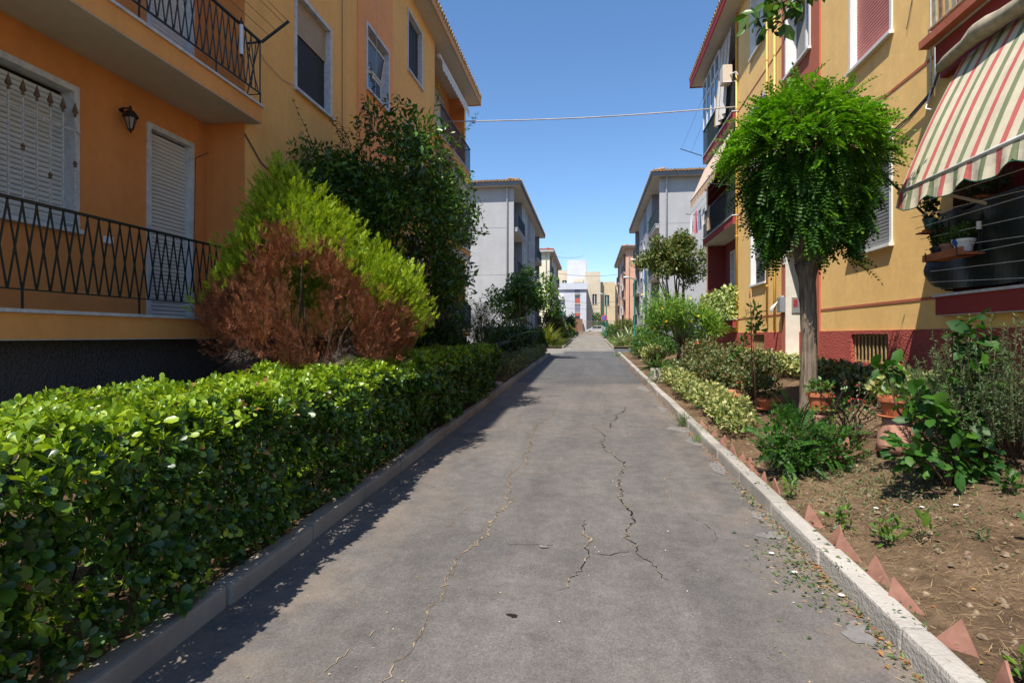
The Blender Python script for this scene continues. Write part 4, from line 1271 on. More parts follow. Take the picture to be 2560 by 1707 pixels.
# ------------------------------------------------------------------ right side planting
TX, TY = 2.66, 7.42
tz = gz(TX, TY)
rob = thing("umbrella_tree", "pollarded tree with a weeping bright green umbrella crown and thick bare trunk", "tree", (TX, TY, tz))
tb = MB(); pts, rad_ = [], []
BZ = 2.47
for i in range(26):
    f = i / 25; z = tz - .1 + f * (BZ + .12 - tz)
    r_ = .110 - .020 * ss(f * 1.6) + .045 * (1 - ss(f * 6)) + .036 * math.exp(-((z - BZ) / .12) ** 2)
    pts.append((TX + .025 * math.sin(f * 3) - .02 * f, TY, z)); rad_.append(r_ * random.uniform(.96, 1.04))
tb.tube(pts, rad_, 14)
tv = []
for (x, y, z) in tb.v:
    a = math.atan2(y - TY, x - TX)
    k = 1 + .045 * math.sin(5 * a + z * .8) + .035 * math.sin(9 * a - z * 1.3) + (.08 * math.sin(4 * a + z * 22) if z > BZ - .15 else 0)
    tv.append((TX + (x - TX) * k, TY + (y - TY) * k, z))
tb.v = tv
for (dx, dy, dz, r0) in [(-.12, -.1, 1.0, .07), (.17, .0, .95, .06), (.02, .17, 1.1, .065), (-.21, .13, .9, .048), (.09, -.19, .85, .05), (.24, .17, .8, .042)]:
    tb.tube([(TX + dx * .25, TY + dy * .25, BZ - .05), (TX + dx * .7, TY + dy * .7, BZ + .1 + dz * .26), (TX + dx * 1.0, TY + dy * 1.0, BZ + .1 + dz * .6), (TX + dx * 1.5, TY + dy * 1.5, BZ + .15 + dz * .85)], [r0 * 1.15, r0, r0 * .85, r0 * .7], 9)
tb.tube([(TX + .08, TY - .04, BZ + .02), (TX + .15, TY - .06, BZ + .08), (TX + .175, TY - .07, BZ + .13)], [.042, .038, .03], 8)
tb.build("trunk", M_bark, rob, smooth=True)
lm = MB()
for i in range(60):
    a = random.uniform(0, 6.28); R = random.uniform(.42, .95); zt = 3.78 + .8 * math.sqrt(max(0, 1 - (R / 1.02) ** 2))
    b = (TX + random.gauss(0, .1), TY + random.gauss(0, .1), 3.25)
    lm.tube([b, (TX + .5 * R * math.cos(a), TY + .5 * R * math.sin(a), zt * .5 + 1.95), (TX + .85 * R * math.cos(a), TY + .85 * R * math.sin(a), zt), (TX + R * math.cos(a) * 1.05, TY + R * math.sin(a) * 1.05, zt - random.uniform(.25, .75))], [.019, .013, .008, .004], 5, False)
tag(lm.build("branches", M_twig, rob, smooth=True), kind="stuff")
n1, n2, n3 = 1150, 1700, 600
d = rnd(n1); d[:, 2] = np.abs(d[:, 2]) - .12
az = np.arctan2(d[:, 1], d[:, 0])
lob = 1 + .08 * np.sin(3 * az + 1) + .06 * np.sin(7 * az) + .05 * np.sin(12 * az + 2)
P1 = np.array((TX - .02, TY, 3.84)) + d * np.array((.80, .82, .78)) * (rng.random(n1) ** .16 * lob)[:, None]
D1 = unit(d * np.array((1, 1, .25)) + rng.normal(0, .38, (n1, 3)))
a = rng.random(n2) * 6.28; hz = rng.random(n2)
R = .68 * (1 + .09 * np.sin(3 * a + 1) + .07 * np.sin(7 * a)) * (1 - .26 * (1 - hz) ** 1.1) * (1 - .18 * rng.random(n2))
bot = 2.90 + .15 * np.sin(5 * a + .7) + .08 * np.sin(11 * a)
P2 = np.stack([TX + R * np.cos(a), TY + R * np.sin(a), bot + (3.75 - bot) * hz], 1)
D2 = unit(np.stack([np.cos(a) * .28, np.sin(a) * .28, np.full(n2, -.8)], 1) + rng.normal(0, .22, (n2, 3)))
q = rnd(n3) * (rng.random(n3) ** .5)[:, None]
P3 = np.array((TX, TY, 3.5)) + q * np.array((.7, .7, .65)); D3 = unit(q + np.array((0, 0, -.4)) + rng.normal(0, .4, (n3, 3)))
P4 = np.array([(TX + .22 + .05 * i, TY - .2 + .02 * i, 2.62 - .03 * i) for i in range(6)] + [(TX - .42 - .03 * i, TY - .15, 2.86 - .03 * i) for i in range(5)])
D4 = unit(np.array([(.9, -.2, -.3)] * 6 + [(-.3, -.4, -.8)] * 5) + rng.normal(0, .2, (11, 3)))
PA = np.concatenate([P1, P2, P3, P4]); DA = np.concatenate([D1, D2, D3, D4])
lit_ = np.arange(len(PA)) < n1  # dome fronds get the sunlit colour, the rest mostly the shaded one
lit_ |= rng.random(len(PA)) < .12
FT = frond(9, .19, .048, .5, .12)
NA = unit(np.array((0, 0, 1.0)) + rng.normal(0, .35, PA.shape))
leaves("crown", None, PA, DA, NA, rng.uniform(.22, .38, len(PA)), [M_robinia, M_robinia_shaded], rob, groups=[(FT, lit_, 0), (FT, ~lit_, 1)])

# yellow-flowered shrub on a slim trunk
VX, VY = 2.85, 18.2
vg = gz(VX, VY)
th = thing("flowering_shrub", "light green shrub tree with yellow flowers on a slim trunk, right of the road", "shrub", (VX, VY, vg))
cl = [(VX - .75, VY - .3, 2.45, .62, .6, .65), (VX - .1, VY, 2.35, .6, .6, .55), (VX + .45, VY + .1, 2.15, .6, .6, .5), (VX - .5, VY + .2, 2.0, .6, .6, .45), (VX + .8, VY - .1, 1.9, .4, .4, .45), (VX - .85, VY, 1.85, .4, .4, .4)]
cl = cl + sum([sub_clumps(c[:3], [k * .9 for k in c[3:]], 5, .26, -.6, i + 3) for i, c in enumerate(cl)], [])
foliage(th, "crown", cl, 8500, .14, M_thev, leaf4(.075, .02, .15), up=.25, out=.6, jit=.6, shell=.5)
flowers(th, cl, 34, .045, M_fyel)
limbs(th, "trunk", M_bark, (VX, VY, vg - .05), [(VX, VY, 1.35)], .05, .035, .01)
limbs(th, "branches", M_twig, (VX, VY, 1.3), [(c[0], c[1], c[2]) for c in cl[:8]], .028, .008, .04)

# loose tree leaning from behind the yellow block's end
OX, OY = 4.3, 28.3
cl = sub_clumps((4.1, 28.0, 5.35), (1.35, 1.2, 1.0), 26, .5, -.8, 21) + [(2.7, 27.4, 5.2, .6, .5, .45), (3.2, 27.6, 5.9, .5, .5, .4), (5.0, 28, 4.7, .7, .6, .6), (2.35, 27.2, 4.9, .4, .4, .3), (4.6, 27.8, 4.2, .4, .4, .5)]
tree("privet_tree", "loose bronze-green tree beside the right grey block's gable", (OX, OY, gz(4.3, 28.3)), cl, 10500, .14, M_olive, .08, [(c[0], c[1], c[2]) for c in cl[::3]], leaf4(.24), shell=.5)

shrub("lantana_bush", "dense green bush with orange flowers at the right bed's far corner", "shrub", (2.2, 25.0, 1.1), (.75, 1.9, .62), 5200, .075, M_mid, flo=[(M_foran, 26, .03)])
shrub("euonymus_bush", "yellow-green variegated bush at the right kerb under the flowering shrub", "shrub", (2.1, 19.6, .92), (.5, 1.0, .5), 2600, .075, M_var, leaf4(.28))
shrub("shrub", "dark green shrub behind the right sago palm", "shrub", (3.7, 22.0, 1.4), (.65, 2.2, .8), 4200, .1, M_dkleaf, flo=[(M_fred, 5, .05)])
shrub("rose_bush", "tangled rose bush with coppery tips before the red plinth", "shrub", (2.85, 13.2, .98), (.75, .95, .52), 4600, .06, M_rose, leaf4(.3), flo=[(M_foran, 4, .02)])
shrub("rose_bush", "low dark rose bush nearest the round terracotta pot", "shrub", (2.5, 11.3, .82), (.5, .7, .42), 3000, .055, M_rose, leaf4(.3))
shrub("rose_bush", "rose bush with red blooms against the far loggia's plinth", "shrub", (3.2, 16.9, 1.15), (.6, .8, .5), 2200, .07, M_rose, flo=[(M_fred, 6, .04)])

shrub("rose_bush", "leggy rose bush between the two hedges behind the sapling", "shrub", (3.1, 11.2, .95), (.5, .7, .42), 2600, .06, M_rose, leaf4(.3))
shrub("euonymus_bush", "rounded variegated bush behind the small seedling by the edging", "shrub", (2.6, 14.6, .85), (.55, .7, .36), 2200, .065, M_vardk, leaf4(.28))
shrub("shrub", "leafy green shrub at the foot of the small barred window", "shrub", (3.4, 14.2, 1.0), (.45, .8, .4), 2000, .07, M_mid)
shrub("rose_bush", "low rose bush just behind the cane stake", "shrub", (2.75, 10.2, .78), (.35, .45, .3), 1300, .055, M_rose, leaf4(.3), flo=[(M_fred, 4, .016)])
def row_hedge(label, x, w, y0, y1, h, n, size, mat, name="euonymus_hedge", rag=.06):
    root = thing(name, label, "hedge", (x, (y0 + y1) / 2, gz(x, (y0 + y1) / 2)))
    cl = []
    k = max(3, int((y1 - y0) / .32)); r_ = random.Random(int(y0 * 10 + x * 3))
    for i in range(k):
        y = y0 + (y1 - y0) * (i + .5) / k
        hh = h * r_.uniform(.75, 1.1)
        cl.append((x + r_.gauss(0, .05), y, gz(x, y) + hh * .5, w * .5 * r_.uniform(.8, 1.15), .28, hh * .52))
        if r_.random() < .6: cl.append((x + r_.gauss(0, w * .25), y, gz(x, y) + hh * .8, w * .22, .15, hh * .28))
    foliage(root, "foliage", cl, n, size, mat, leaf4(.27), shell=.4, up=.4)
    st = MB()
    for c in cl:
        for _ in range(3): st.tube([(c[0] + r_.gauss(0, .04), c[1] + r_.gauss(0, .05), gz(c[0], c[1]) - .03), (c[0] + r_.gauss(0, .1), c[1] + r_.gauss(0, .1), c[2] + .05)], [.006, .003], 4, False)
    tag(st.build("stems", M_twig, root), kind="stuff")
    return root
row_hedge("yellow variegated low hedge along the right kerb", 1.98, .48, 7.7, 15.2, .42, 7500, .062, M_var)
row_hedge("variegated hedge under the small basement window", 3.75, .55, 10.4, 15.4, .36, 5200, .07, M_var)
row_hedge("shade-darkened hedge behind the umbrella tree's trunk", 3.75, .55, 7.4, 10.0, .36, 3600, .075, M_vardk)  # same euonymus as its neighbours; crown's shade put into the leaf colour
row_hedge("pale variegated hedge behind the larger terracotta pot", 3.55, .6, 5.6, 7.3, .46, 3000, .07, M_var)
row_hedge("loose green ground shrubs behind the orange-flowered bush", 3.0, 1.0, 22.0, 30.5, .7, 4200, .10, M_mid, "low_hedge")
row_hedge("speckled low hedge beyond the concrete edging", 2.4, .5, 16.4, 18.6, .30, 1600, .06, M_vardk)

# young bay tree tied to a cane
BX, BY = 2.6, 9.6; bgz = gz(BX, BY)
bay = thing("bay_sapling", "young sapling with two tufts of leaves tied to a cane stake", "sapling", (BX, BY, bgz))
limbs(bay, "stem", M_twig, (BX + .02, BY, bgz - .05), [(BX - .03, BY, 2.15)], .013, .006, .008)
foliage(bay, "foliage", [(BX + .02, BY, 1.88, .13, .13, .26), (BX + .06, BY, 1.7, .14, .1, .12), (BX - .13, BY, 1.5, .08, .08, .1), (BX - .28, BY, 1.25, .07, .05, .05)], 170, .085, M_hib, leaf8(.2), up=.7, shell=.6)
ck = MB().tube([(BX + .05, BY - .02, bgz - .1), (BX + .01, BY - .02, 1.4), (BX - .03, BY - .02, 2.35)], [.011, .010, .008], 7).build("cane_stake", plain("cane", (0.42, 0.20, 0.08), .6, .4, 9), None, smooth=True, origin=(BX, BY, bgz))
tag(ck, "thin orange-brown cane stake holding the young sapling", "stake")

# robinia seedling bush near the kerb
sx, sy = 2.0, 5.95; sg = gz(sx, sy)
sd_ = thing("robinia_seedling", "feathery dark green seedling bush beside the kerb tiles in front of the pots", "shrub", (sx, sy, sg))
cl = [(sx, sy, sg + .26, .30, .34, .24), (sx + .1, sy + .3, sg + .35, .28, .3, .24), (sx - .12, sy - .1, sg + .2, .22, .25, .16), (sx + .35, sy - .05, sg + .25, .3, .2, .18)]
P, N = clumps_points(cl, 210, .5)
leaves("fronds", frond(8, .22, .062, .3, .3), P, unit(N * .8 + rng.normal(0, .5, P.shape) + np.array((0.1, -.1, .25))), unit(np.array((0, 0, 1.0)) + rng.normal(0, .3, P.shape)), rng.uniform(.15, .25, 210), M_hib, sd_)
foliage(sd_, "foliage", cl, 900, .05, M_hib, leaf4(.3))
limbs(sd_, "stem", M_twig, (sx, sy, sg - .03), [(sx + random.gauss(.1, .2), sy + random.gauss(.1, .2), sg + random.uniform(.3, .6)) for _ in range(9)], .009, .003, .03)
sx2, sy2 = 1.72, 15.3
s2 = thing("robinia_seedling", "small feathery seedling leaning over the kerb by the concrete edging", "shrub", (sx2, sy2, gz(sx2, sy2)))
P, N = clumps_points([(sx2, sy2, .75, .25, .3, .2), (sx2 + .1, sy2 - .3, .62, .2, .2, .15)], 40, .5)
leaves("fronds", frond(7, .2, .06, .3, .3), P, unit(N + rng.normal(0, .4, P.shape)), unit(np.array((0, 0, 1.0)) + rng.normal(0, .3, P.shape)), rng.uniform(.22, .34, 40), M_hib, s2)

# hibiscus, rosemary, crown of thorns
hx, hy = 2.72, 4.85; hg = gz(hx, hy)
hib = thing("hibiscus_shrub", "tall dark leafy shrub with two upright shoots in front of the larger pot", "shrub", (hx, hy, hg))
cl = [(hx + .30, hy + .15, 1.52, .14, .14, .24), (hx + .28, hy + .12, 1.2, .19, .17, .22), (hx + .22, hy + .08, .92, .22, .2, .2), (hx - .18, hy - .05, 1.1, .14, .14, .12), (hx - .05, hy - .02, .93, .2, .18, .16), (hx - .22, hy - .05, .68, .2, .18, .16), (hx + .08, hy, .66, .3, .25, .2), (hx - .28, hy + .25, 1.32, .11, .11, .07)]
foliage(hib, "foliage", cl, 520, .105, M_hib, leaf8(.30, .07, .22), up=-.1, out=.7, jit=.5, shell=.55, nup=.9)
limbs(hib, "stem", M_twig, (hx + .05, hy, hg - .03), [(c[0], c[1], c[2] + c[5] * .7) for c in cl[:6]] + [(hx - .28, hy + .25, 1.3)], .016, .005, .03)
rx, ry = 3.35, 5.05; rg = gz(rx, ry)
ros = thing("rosemary_bush", "big grey-green rosemary bush at the right edge under the balcony", "shrub", (rx, ry, rg))
P, D, Nn = [], [], []; stm = MB()
for i in range(240):
    a = random.uniform(0, 6.28); e = random.uniform(.1, 1)
    b = Vector((rx + .12 * math.cos(a), ry + .2 * math.sin(a), rg))
    L = random.uniform(.6, 1.12)
    tip = b + Vector((math.cos(a) * e * .72, math.sin(a) * e * .8, L * (1.15 - .55 * e)))
    m = b.lerp(tip, .5) + Vector((math.cos(a) * .1, math.sin(a) * .1, -.05))
    stm.tube([b, m, tip], [.008, .005, .002], 4, False)
    for k in range(26):
        f = .3 + .7 * k / 25
        p = (b.lerp(m, f * 2) if f < .5 else m.lerp(tip, f * 2 - 1))
        for s in range(5):
            P.append(tuple(p)); D.append(tuple((tip - m).normalized() * .7 + Vector((random.gauss(0, .7), random.gauss(0, .7), random.gauss(0, .7)))))
P = np.array(P); D = np.array(D)
leaves("foliage", leaf4(.09, .01, .05), P, D, rnd(len(P)), rng.uniform(.028, .05, len(P)), M_rosem, ros)
tag(stm.build("stems", M_twig, ros), kind="stuff")
ex, ey = 2.72, 6.5; eg = gz(ex, ey)
eup = thing("crown_of_thorns", "thorny bare-stemmed plant with small red flowers between the two pots", "shrub", (ex, ey, eg))
tips = [(ex + random.gauss(.02, .2), ey + random.gauss(0, .15), eg + random.uniform(.3, .68)) for _ in range(16)]
limbs(eup, "stems", bark("thorn_stem", (0.05, .03, .03), (.17, .10, .085), 3), (ex, ey, eg - .02), tips, .010, .006, .03)
foliage(eup, "foliage", [(t[0], t[1], t[2] - .03, .05, .05, .06) for t in tips] + [(ex, ey, eg + .3, .25, .2, .2)], 330, .038, M_mid, leaf4(.3))
flowers(eup, [(t[0], t[1], t[2], .07, .07, .04) for t in tips], 26, .013, M_fred)

# agaves and shrubs past the cross street, right
for k, (x, y, s, lab) in enumerate([(2.05, 39.6, 1.0, "nearer striped agave rosette past the cross street"), (2.75, 41.2, 1.35, "taller striped agave rosette behind the first one"), (3.3, 39.2, .9, "striped agave at the cross street's right corner")]):
    ag = thing("agave", lab, "agave", (x, y, gz(x, y)))
    T = blade(.075, 4, .12, .5)
    for i in range(26):
        a = 2.399 * i; e = .15 + .9 * i / 26
        leaves("blade", T, np.array([[x, y, gz(x, y) + .1]]), unit(np.array([[math.cos(a) * e, math.sin(a) * e, 1.05 - .75 * e]])), np.array([[0, 0, 1.0]]), np.array([s * random.uniform(.85, 1.1)]), M_agave, ag)
shrub("shrub", "round bright shrub at the far right kerb", "shrub", (2.35, 60.0, 2.0), (.95, 1.5, .85), 1600, .15, M_mid)
shrub("shrub", "grey-green clipped round shrub right of the street before the pink block", "shrub", (3.1, 51, 2.35), (.95, 1.1, .95), 2400, .12, M_olive)
shrub("shrub", "low mixed shrub between the agaves and the right grey block", "shrub", (3.7, 44, 1.7), (.9, 1.8, .7), 1800, .14, M_mid)
shrub("shrub", "dark low shrub behind the striped agaves", "shrub", (2.5, 46.5, 1.55), (.6, 1.5, .5), 1300, .14, M_dkleaf)

# ------------------------------------------------------------------ pots and tiles
M_terra = plain("terracotta", (0.44, 0.145, 0.065), .8, .25, 9, spec=.2, bstr=.2)
M_terra_w = plain("terracotta_weathered", (0.42, 0.215, 0.15), .9, .3, 7, spec=.1, bstr=.3)
M_tilee = plain("tile_pink", (0.30, 0.145, 0.10), .75, .2, 14, spec=.3)
def urn(label, x, y, h, r, saucer=True):
    g0 = gz(x, y) - .03
    b = MB().lathe((x, y, g0), [(r * 1.05, 0), (r * 1.0, h * .25), (r * .92, h * .5), (r * .72, h * .8), (r * .74, h), (0.01, h)], 20)
    return tag(b.build("pot_stand", M_terra_w, None, smooth=True, origin=(x, y, g0)), label, "pot")
def pot(label, x, y, z, r, h, name="flower_pot", rim=True, mat=None, plant=None):
    root = thing(name, label, "pot", (x, y, z))
    MB().lathe((x, y, z), [(r * .68, 0), (r * .92, h * .74), (r * .92, h * .75), (r * 1.04, h * .76), (r * 1.06, h), (r * .95, h), (r * .93, h * .86)], 22).build("pot_body", mat or M_terra, root, smooth=False)
    MB().lathe((x, y, z - .022), [(r * .95, 0), (r * 1.08, .018), (r * 1.06, .021), (r * .7, .0205)], 22).build("saucer", M_terra, root)
    if plant:
        foliage(root, "foliage", [(x, y, z + h + plant[0] * .45, r * 1.1, r * 1.1, plant[0] * .55)], plant[1], plant[2], plant[3], leaf4(.28), up=.6)
    return root
urn("weathered terracotta stand under the smaller flower pot by the trunk", 2.60, 6.9, .30, .165)
pot("small terracotta pot with green leaves on a stand before the thick trunk", 2.60, 6.9, .765, .135, .185, plant=(.14, 170, .05, M_mid))
urn("flared terracotta stand under the larger flower pot", 2.92, 5.9, .33, .17)
pot("larger terracotta pot half hidden by the tall dark shrub", 2.92, 5.9, .835, .155, .175, plant=(.12, 110, .055, M_weed))
pot("low dark red planter by the cane stake", 2.68, 9.0, gz(2.68, 9.0) + .01, .17, .14, plant=(.35, 220, .05, M_dkleaf))
b = MB().lathe((2.5, 10.35, gz(2.5, 10.35) - .02), [(.10, 0), (.16, .06), (.17, .12), (.13, .18), (.14, .20), (.11, .20)], 18)
tag(b.build("round_pot", plain("orange_clay", (.50, .23, .11), .85, .3, 8), None, smooth=True, origin=(2.5, 10.35, .45)), "round empty clay pot lying among the rose bushes", "pot")
st = MB(); st.box(-.11, .11, -.012, .012, -.05, .22)
so_ = st.build("leaning_tile", M_tilee, None, bevel=.004); so_.location = (2.50, 6.12, gz(2.5, 6.12) + .01); so_.rotation_euler = (-.35, .16, .25)
tag(so_, "square clay tile leaning upright at the thorny plant's foot", "tile")

tri = MB()
def tile_mesh(w, h, skew):
    m = MB(); t = .006
    A = [(-t, -w / 2, -.06), (-t, w / 2, -.06), (-t, w * skew, h)]
    B = [(t, y, z) for (_, y, z) in A]
    m.face(A); m.face(B[::-1])
    for i in range(3):
        j = (i + 1) % 3
        m.face([A[i], A[j], B[j], B[i]])
    return m.mesh("edging_tile", M_tilee, bevel=0)
words = "nearest second third fourth fifth sixth seventh eighth ninth tenth eleventh twelfth thirteenth fourteenth fifteenth sixteenth seventeenth eighteenth".split()
ty = [2.54, 2.90, 3.26, 3.60, 3.93, 4.18, 4.52, 5.42, 5.72, 5.97, 6.33, 6.55, 6.92, 7.22, 7.6, 7.95, 8.3, 8.65]
for i, y in enumerate(ty):
    big = y < 4.7
    me = tile_mesh(random.uniform(.20, .25) if big else random.uniform(.14, .19), random.uniform(.11, .15) if big else random.uniform(.08, .11), random.choice([.15, .3, .42, -.1]))
    o = add("edging_tile", me, None, (1.675 + random.gauss(0, .012), y, gz(1.68, y) - .02), (random.gauss(0, .05), random.gauss(.08, .12), random.gauss(.55, .28)))
    tag(o, words[i] + " pointed clay tile from the camera in the row along the right kerb", "tile", "clay edging tiles along the right kerb")

# ------------------------------------------------------------------ litter, straw, weeds
def ground_z(x, y): return gz(x, y) - .03
def weed(label, x, y, h, n, size, mat=None, z=None):
    root = thing("weed", label, "weed", (x, y, z if z is not None else ground_z(x, y)))
    zz = z if z is not None else ground_z(x, y)
    foliage(root, "foliage", [(x, y, zz + h * .5, h * .5, h * .5, h * .5)], n, size, mat or M_weed, leaf8(.2), up=.5, out=.8, shell=.7)
    limbs(root, "stem", M_twig, (x, y, zz - .02), [(x + random.gauss(0, h * .3), y + random.gauss(0, h * .3), zz + h * .8) for _ in range(3)], .004, .002, .01)
weed("leafy weed at the foot of the row's larger clay tiles", 1.80, 4.42, .20, 60, .05)
weed("leafy weed sprawling behind the fifth clay tile", 1.98, 4.12, .18, 70, .05)
weed("small upright weed alone on the bare soil", 2.2, 4.12, .17, 20, .07)
weed("drooping green weed in the bottom right corner by the kerb", 1.80, 2.62, .13, 40, .06)
weed("bright weed at the right edge of the picture", 2.68, 3.75, .16, 40, .065)
weed("low weed tuft under the tall dark shrub", 2.95, 4.45, .15, 60, .06, M_hib)
weed("weed tuft on the kerb by the feathery seedling", 1.72, 5.2, .16, 60, .045)
weed("small grey-green weed on open soil right of the tiles", 2.45, 3.95, .07, 30, .03, M_rosem)
def grass(label, x, y, z, n, h, mat, r=.04, name="grass_tuft"):
    root = thing(name, label, "grass", (x, y, z))
    P = np.array((x, y, z)) + rng.normal(0, r, (n, 3)) * (1, 1, .05)
    leaves("blades", blade(.016, 3, .4), P, unit(rng.normal(0, .35, (n, 3)) + np.array((0, 0, 1.0))), rnd(n), rng.uniform(.5, 1.1, n) * h, mat, root)
grass("grassy green weed growing out of the kerb's foot", 1.46, 9.2, road_z(9.2), 90, .28, M_rosem)
grass("small grass tuft at the kerb's foot nearer the camera", 1.45, 8.0, road_z(8), 60, .14, M_weed)
grass("dry grass tuft at the far end of the right kerb", 1.42, 28.5, road_z(28.5), 120, .3, M_weed, .15)
n = 20000
x = 1.72 + rng.random(n) ** .9 * 2.6; y = 1.8 + rng.random(n) ** 1.3 * 7.5
z = np.array([ground_z(a, b) for a, b in zip(x, y)]) + .012
dirs = np.concatenate([rng.normal(size=(n, 2)), rng.normal(0, .12, (n, 1))], 1)
tag(leaves("dry_straw", blade(.014, 2, .1, .1), np.stack([x, y, z], 1), dirs, np.tile((0, 0, 1.0), (n, 1)) + rng.normal(0, .2, (n, 3)), rng.uniform(.02, .10, n), M_straw), "scattered dry straw and cut grass on the bare right bed", "straw", kind="stuff")
n = 2600
x = 1.50 - np.abs(rng.normal(0, .045, n)); y = 1.5 + rng.random(n) * 26
k = n // 5
x[:k] = rng.uniform(1.66, 4.2, k); y[:k] = rng.uniform(2, 12, k)
z = np.array([(road_z(b) + .006) if a < 1.5 else ground_z(a, b) + .012 for a, b in zip(x, y)])
tag(leaves("leaf_litter", leaf4(.3, .1, .1), np.stack([x, y, z], 1), np.concatenate([rng.normal(size=(n, 2)), rng.normal(0, .2, (n, 1))], 1), unit(np.tile((0, 0, 1.0), (n, 1)) + rng.normal(0, .35, (n, 3))), rng.uniform(.008, .038, n), M_litter), "orange dead leaves gathered along the right kerb and bed", "leaf litter", kind="stuff")
n = 700
x = rng.uniform(-2.0, 1.45, n); y = 1.6 + rng.random(n) ** 1.5 * 14
tag(leaves("road_litter", leaf4(.35, .05, .05), np.stack([x, y, SLOPE * y + .006], 1), np.concatenate([rng.normal(size=(n, 2)), rng.normal(0, .05, (n, 1))], 1), np.tile((0, 0, 1.0), (n, 1)) + rng.normal(0, .15, (n, 3)), rng.uniform(.004, .016, n), [M_litter, M_fwhite, M_straw], groups=[(leaf4(.35, .05, .05), np.arange(n) % 9 > 1, 2), (leaf4(.4, .05, .05), np.arange(n) % 9 == 0, 1), (leaf4(.4, .05, .05), np.arange(n) % 9 == 1, 0)]), "tiny pale leaf scraps scattered over the near road", "leaf litter", kind="stuff")
# low ground cover in the tree's shade
n = 2600
x = rng.normal(2.45, .38, n); y = rng.normal(5.1, .55, n); ok = x > 1.72; x, y = x[ok], y[ok]
z = np.array([ground_z(a, b) + .01 for a, b in zip(x, y)])
tag(leaves("ground_cover", leaf4(.3, .1, .1), np.stack([x, y, z], 1), unit(rng.normal(size=(len(x), 3)) + np.array((0, 0, .5))), unit(rng.normal(0, .5, (len(x), 3)) + np.array((0, 0, 1.0))), rng.uniform(.012, .03, len(x)), M_rosem), "fine grey-green ground cover on the shaded soil of the right bed", "ground cover", kind="stuff")
pb = MB(); r_ = random.Random(3)
for i in range(900):
    x = r_.uniform(1.75, 4.2); y = 2 + 7 * r_.random() ** 1.3; s = r_.uniform(.004, .02); z = ground_z(x, y)
    pb.hexa([(x + s * a * r_.uniform(.7, 1.2), y + s * b * r_.uniform(.7, 1.2), z + s * c) for (a, b, c) in [(-1, -1, -.4), (1, -1, -.4), (1, 1, -.4), (-1, 1, -.4), (-.6, -.6, .6), (.6, -.6, .6), (.6, .6, .6), (-.6, .6, .6)]])
tag(pb.build("pebbles", plain("pebble", (.24, .175, .115), .95, .55, 25, spec=.1)), "small stones scattered over the right bed's dry soil", "stones", kind="stuff")
for (x, y, z, lab) in [(1.25, 4.15, road_z(4.15), "fallen white flower farthest from the kerb"), (1.30, 3.85, road_z(3.85), "fallen white flower on the road amid dry weeds"), (1.46, 3.56, road_z(3.56), "fallen white flower at the kerb's foot"), (2.2, 4.75, ground_z(2.2, 4.75), "white flower on the shaded soil, left one"), (2.45, 4.6, ground_z(2.45, 4.6), "white flower on the shaded soil, middle one"), (2.62, 4.5, ground_z(2.62, 4.5), "white flower on the shaded soil, right one")]:
    m = MB(); m.lathe((x, y, z + .004), [(.003, 0), (.008, .006), (.016, .012), (.018, .0125)], 10)
    tag(m.build("fallen_flower", M_fwhite, None, origin=(x, y, z)), lab, "flower")

n = 1500
x = np.concatenate([1.49 - np.abs(rng.normal(0, .06, 700)), rng.normal(1.33, .10, 500), rng.normal(1.62, .06, 300)]); y = np.concatenate([rng.uniform(1.8, 6.0, 700), rng.normal(3.85, .28, 500), rng.uniform(2, 9, 300)])
x = np.minimum(x, 1.66)
z = np.array([(road_z(b) + .004) if a < 1.5 else road_z(b) + .128 for a, b in zip(x, y)])
gm = rng.random(n) < .45
tag(leaves("kerb_weeds", None, np.stack([x, y, z], 1), unit(np.concatenate([rng.normal(size=(n, 2)), rng.uniform(0, .5, (n, 1))], 1)), unit(np.tile((0, 0, 1.0), (n, 1)) + rng.normal(0, .4, (n, 3))), rng.uniform(.012, .05, n), [M_straw, M_rosem], groups=[(blade(.05, 2, .2, .1), ~gm, 0), (leaf4(.2, .1, .1), gm, 1)]), "dry creeping weeds along the foot of the near right kerb", "weeds", kind="stuff")

# ------------------------------------------------------------------ near left block: railings, door, window grille, lantern
zA, zB = flL[0], flL[1]
lattice_rail(left, FL, .17, 4.66, zA + .002, .22)
lattice_rail(left, FL, .17, 4.66, zB + .002, .22)
w = window(left, FL, 3.53, 4.28, zA + .005, zA + 2.42, -.6, 'shut', M_shut_w, 1.0, name="balcony_door", depth=.1, single=True)
tag(w, "white roller shutter door between the lantern and the corner")
w = window(left, FL, 1.25, 2.46, zA + .92, zA + 2.42, -.6, 'shut', M_shut_w, 1.0, depth=.16, single=True)
tag(w, "white shuttered window behind a rusty spear-tipped grille")
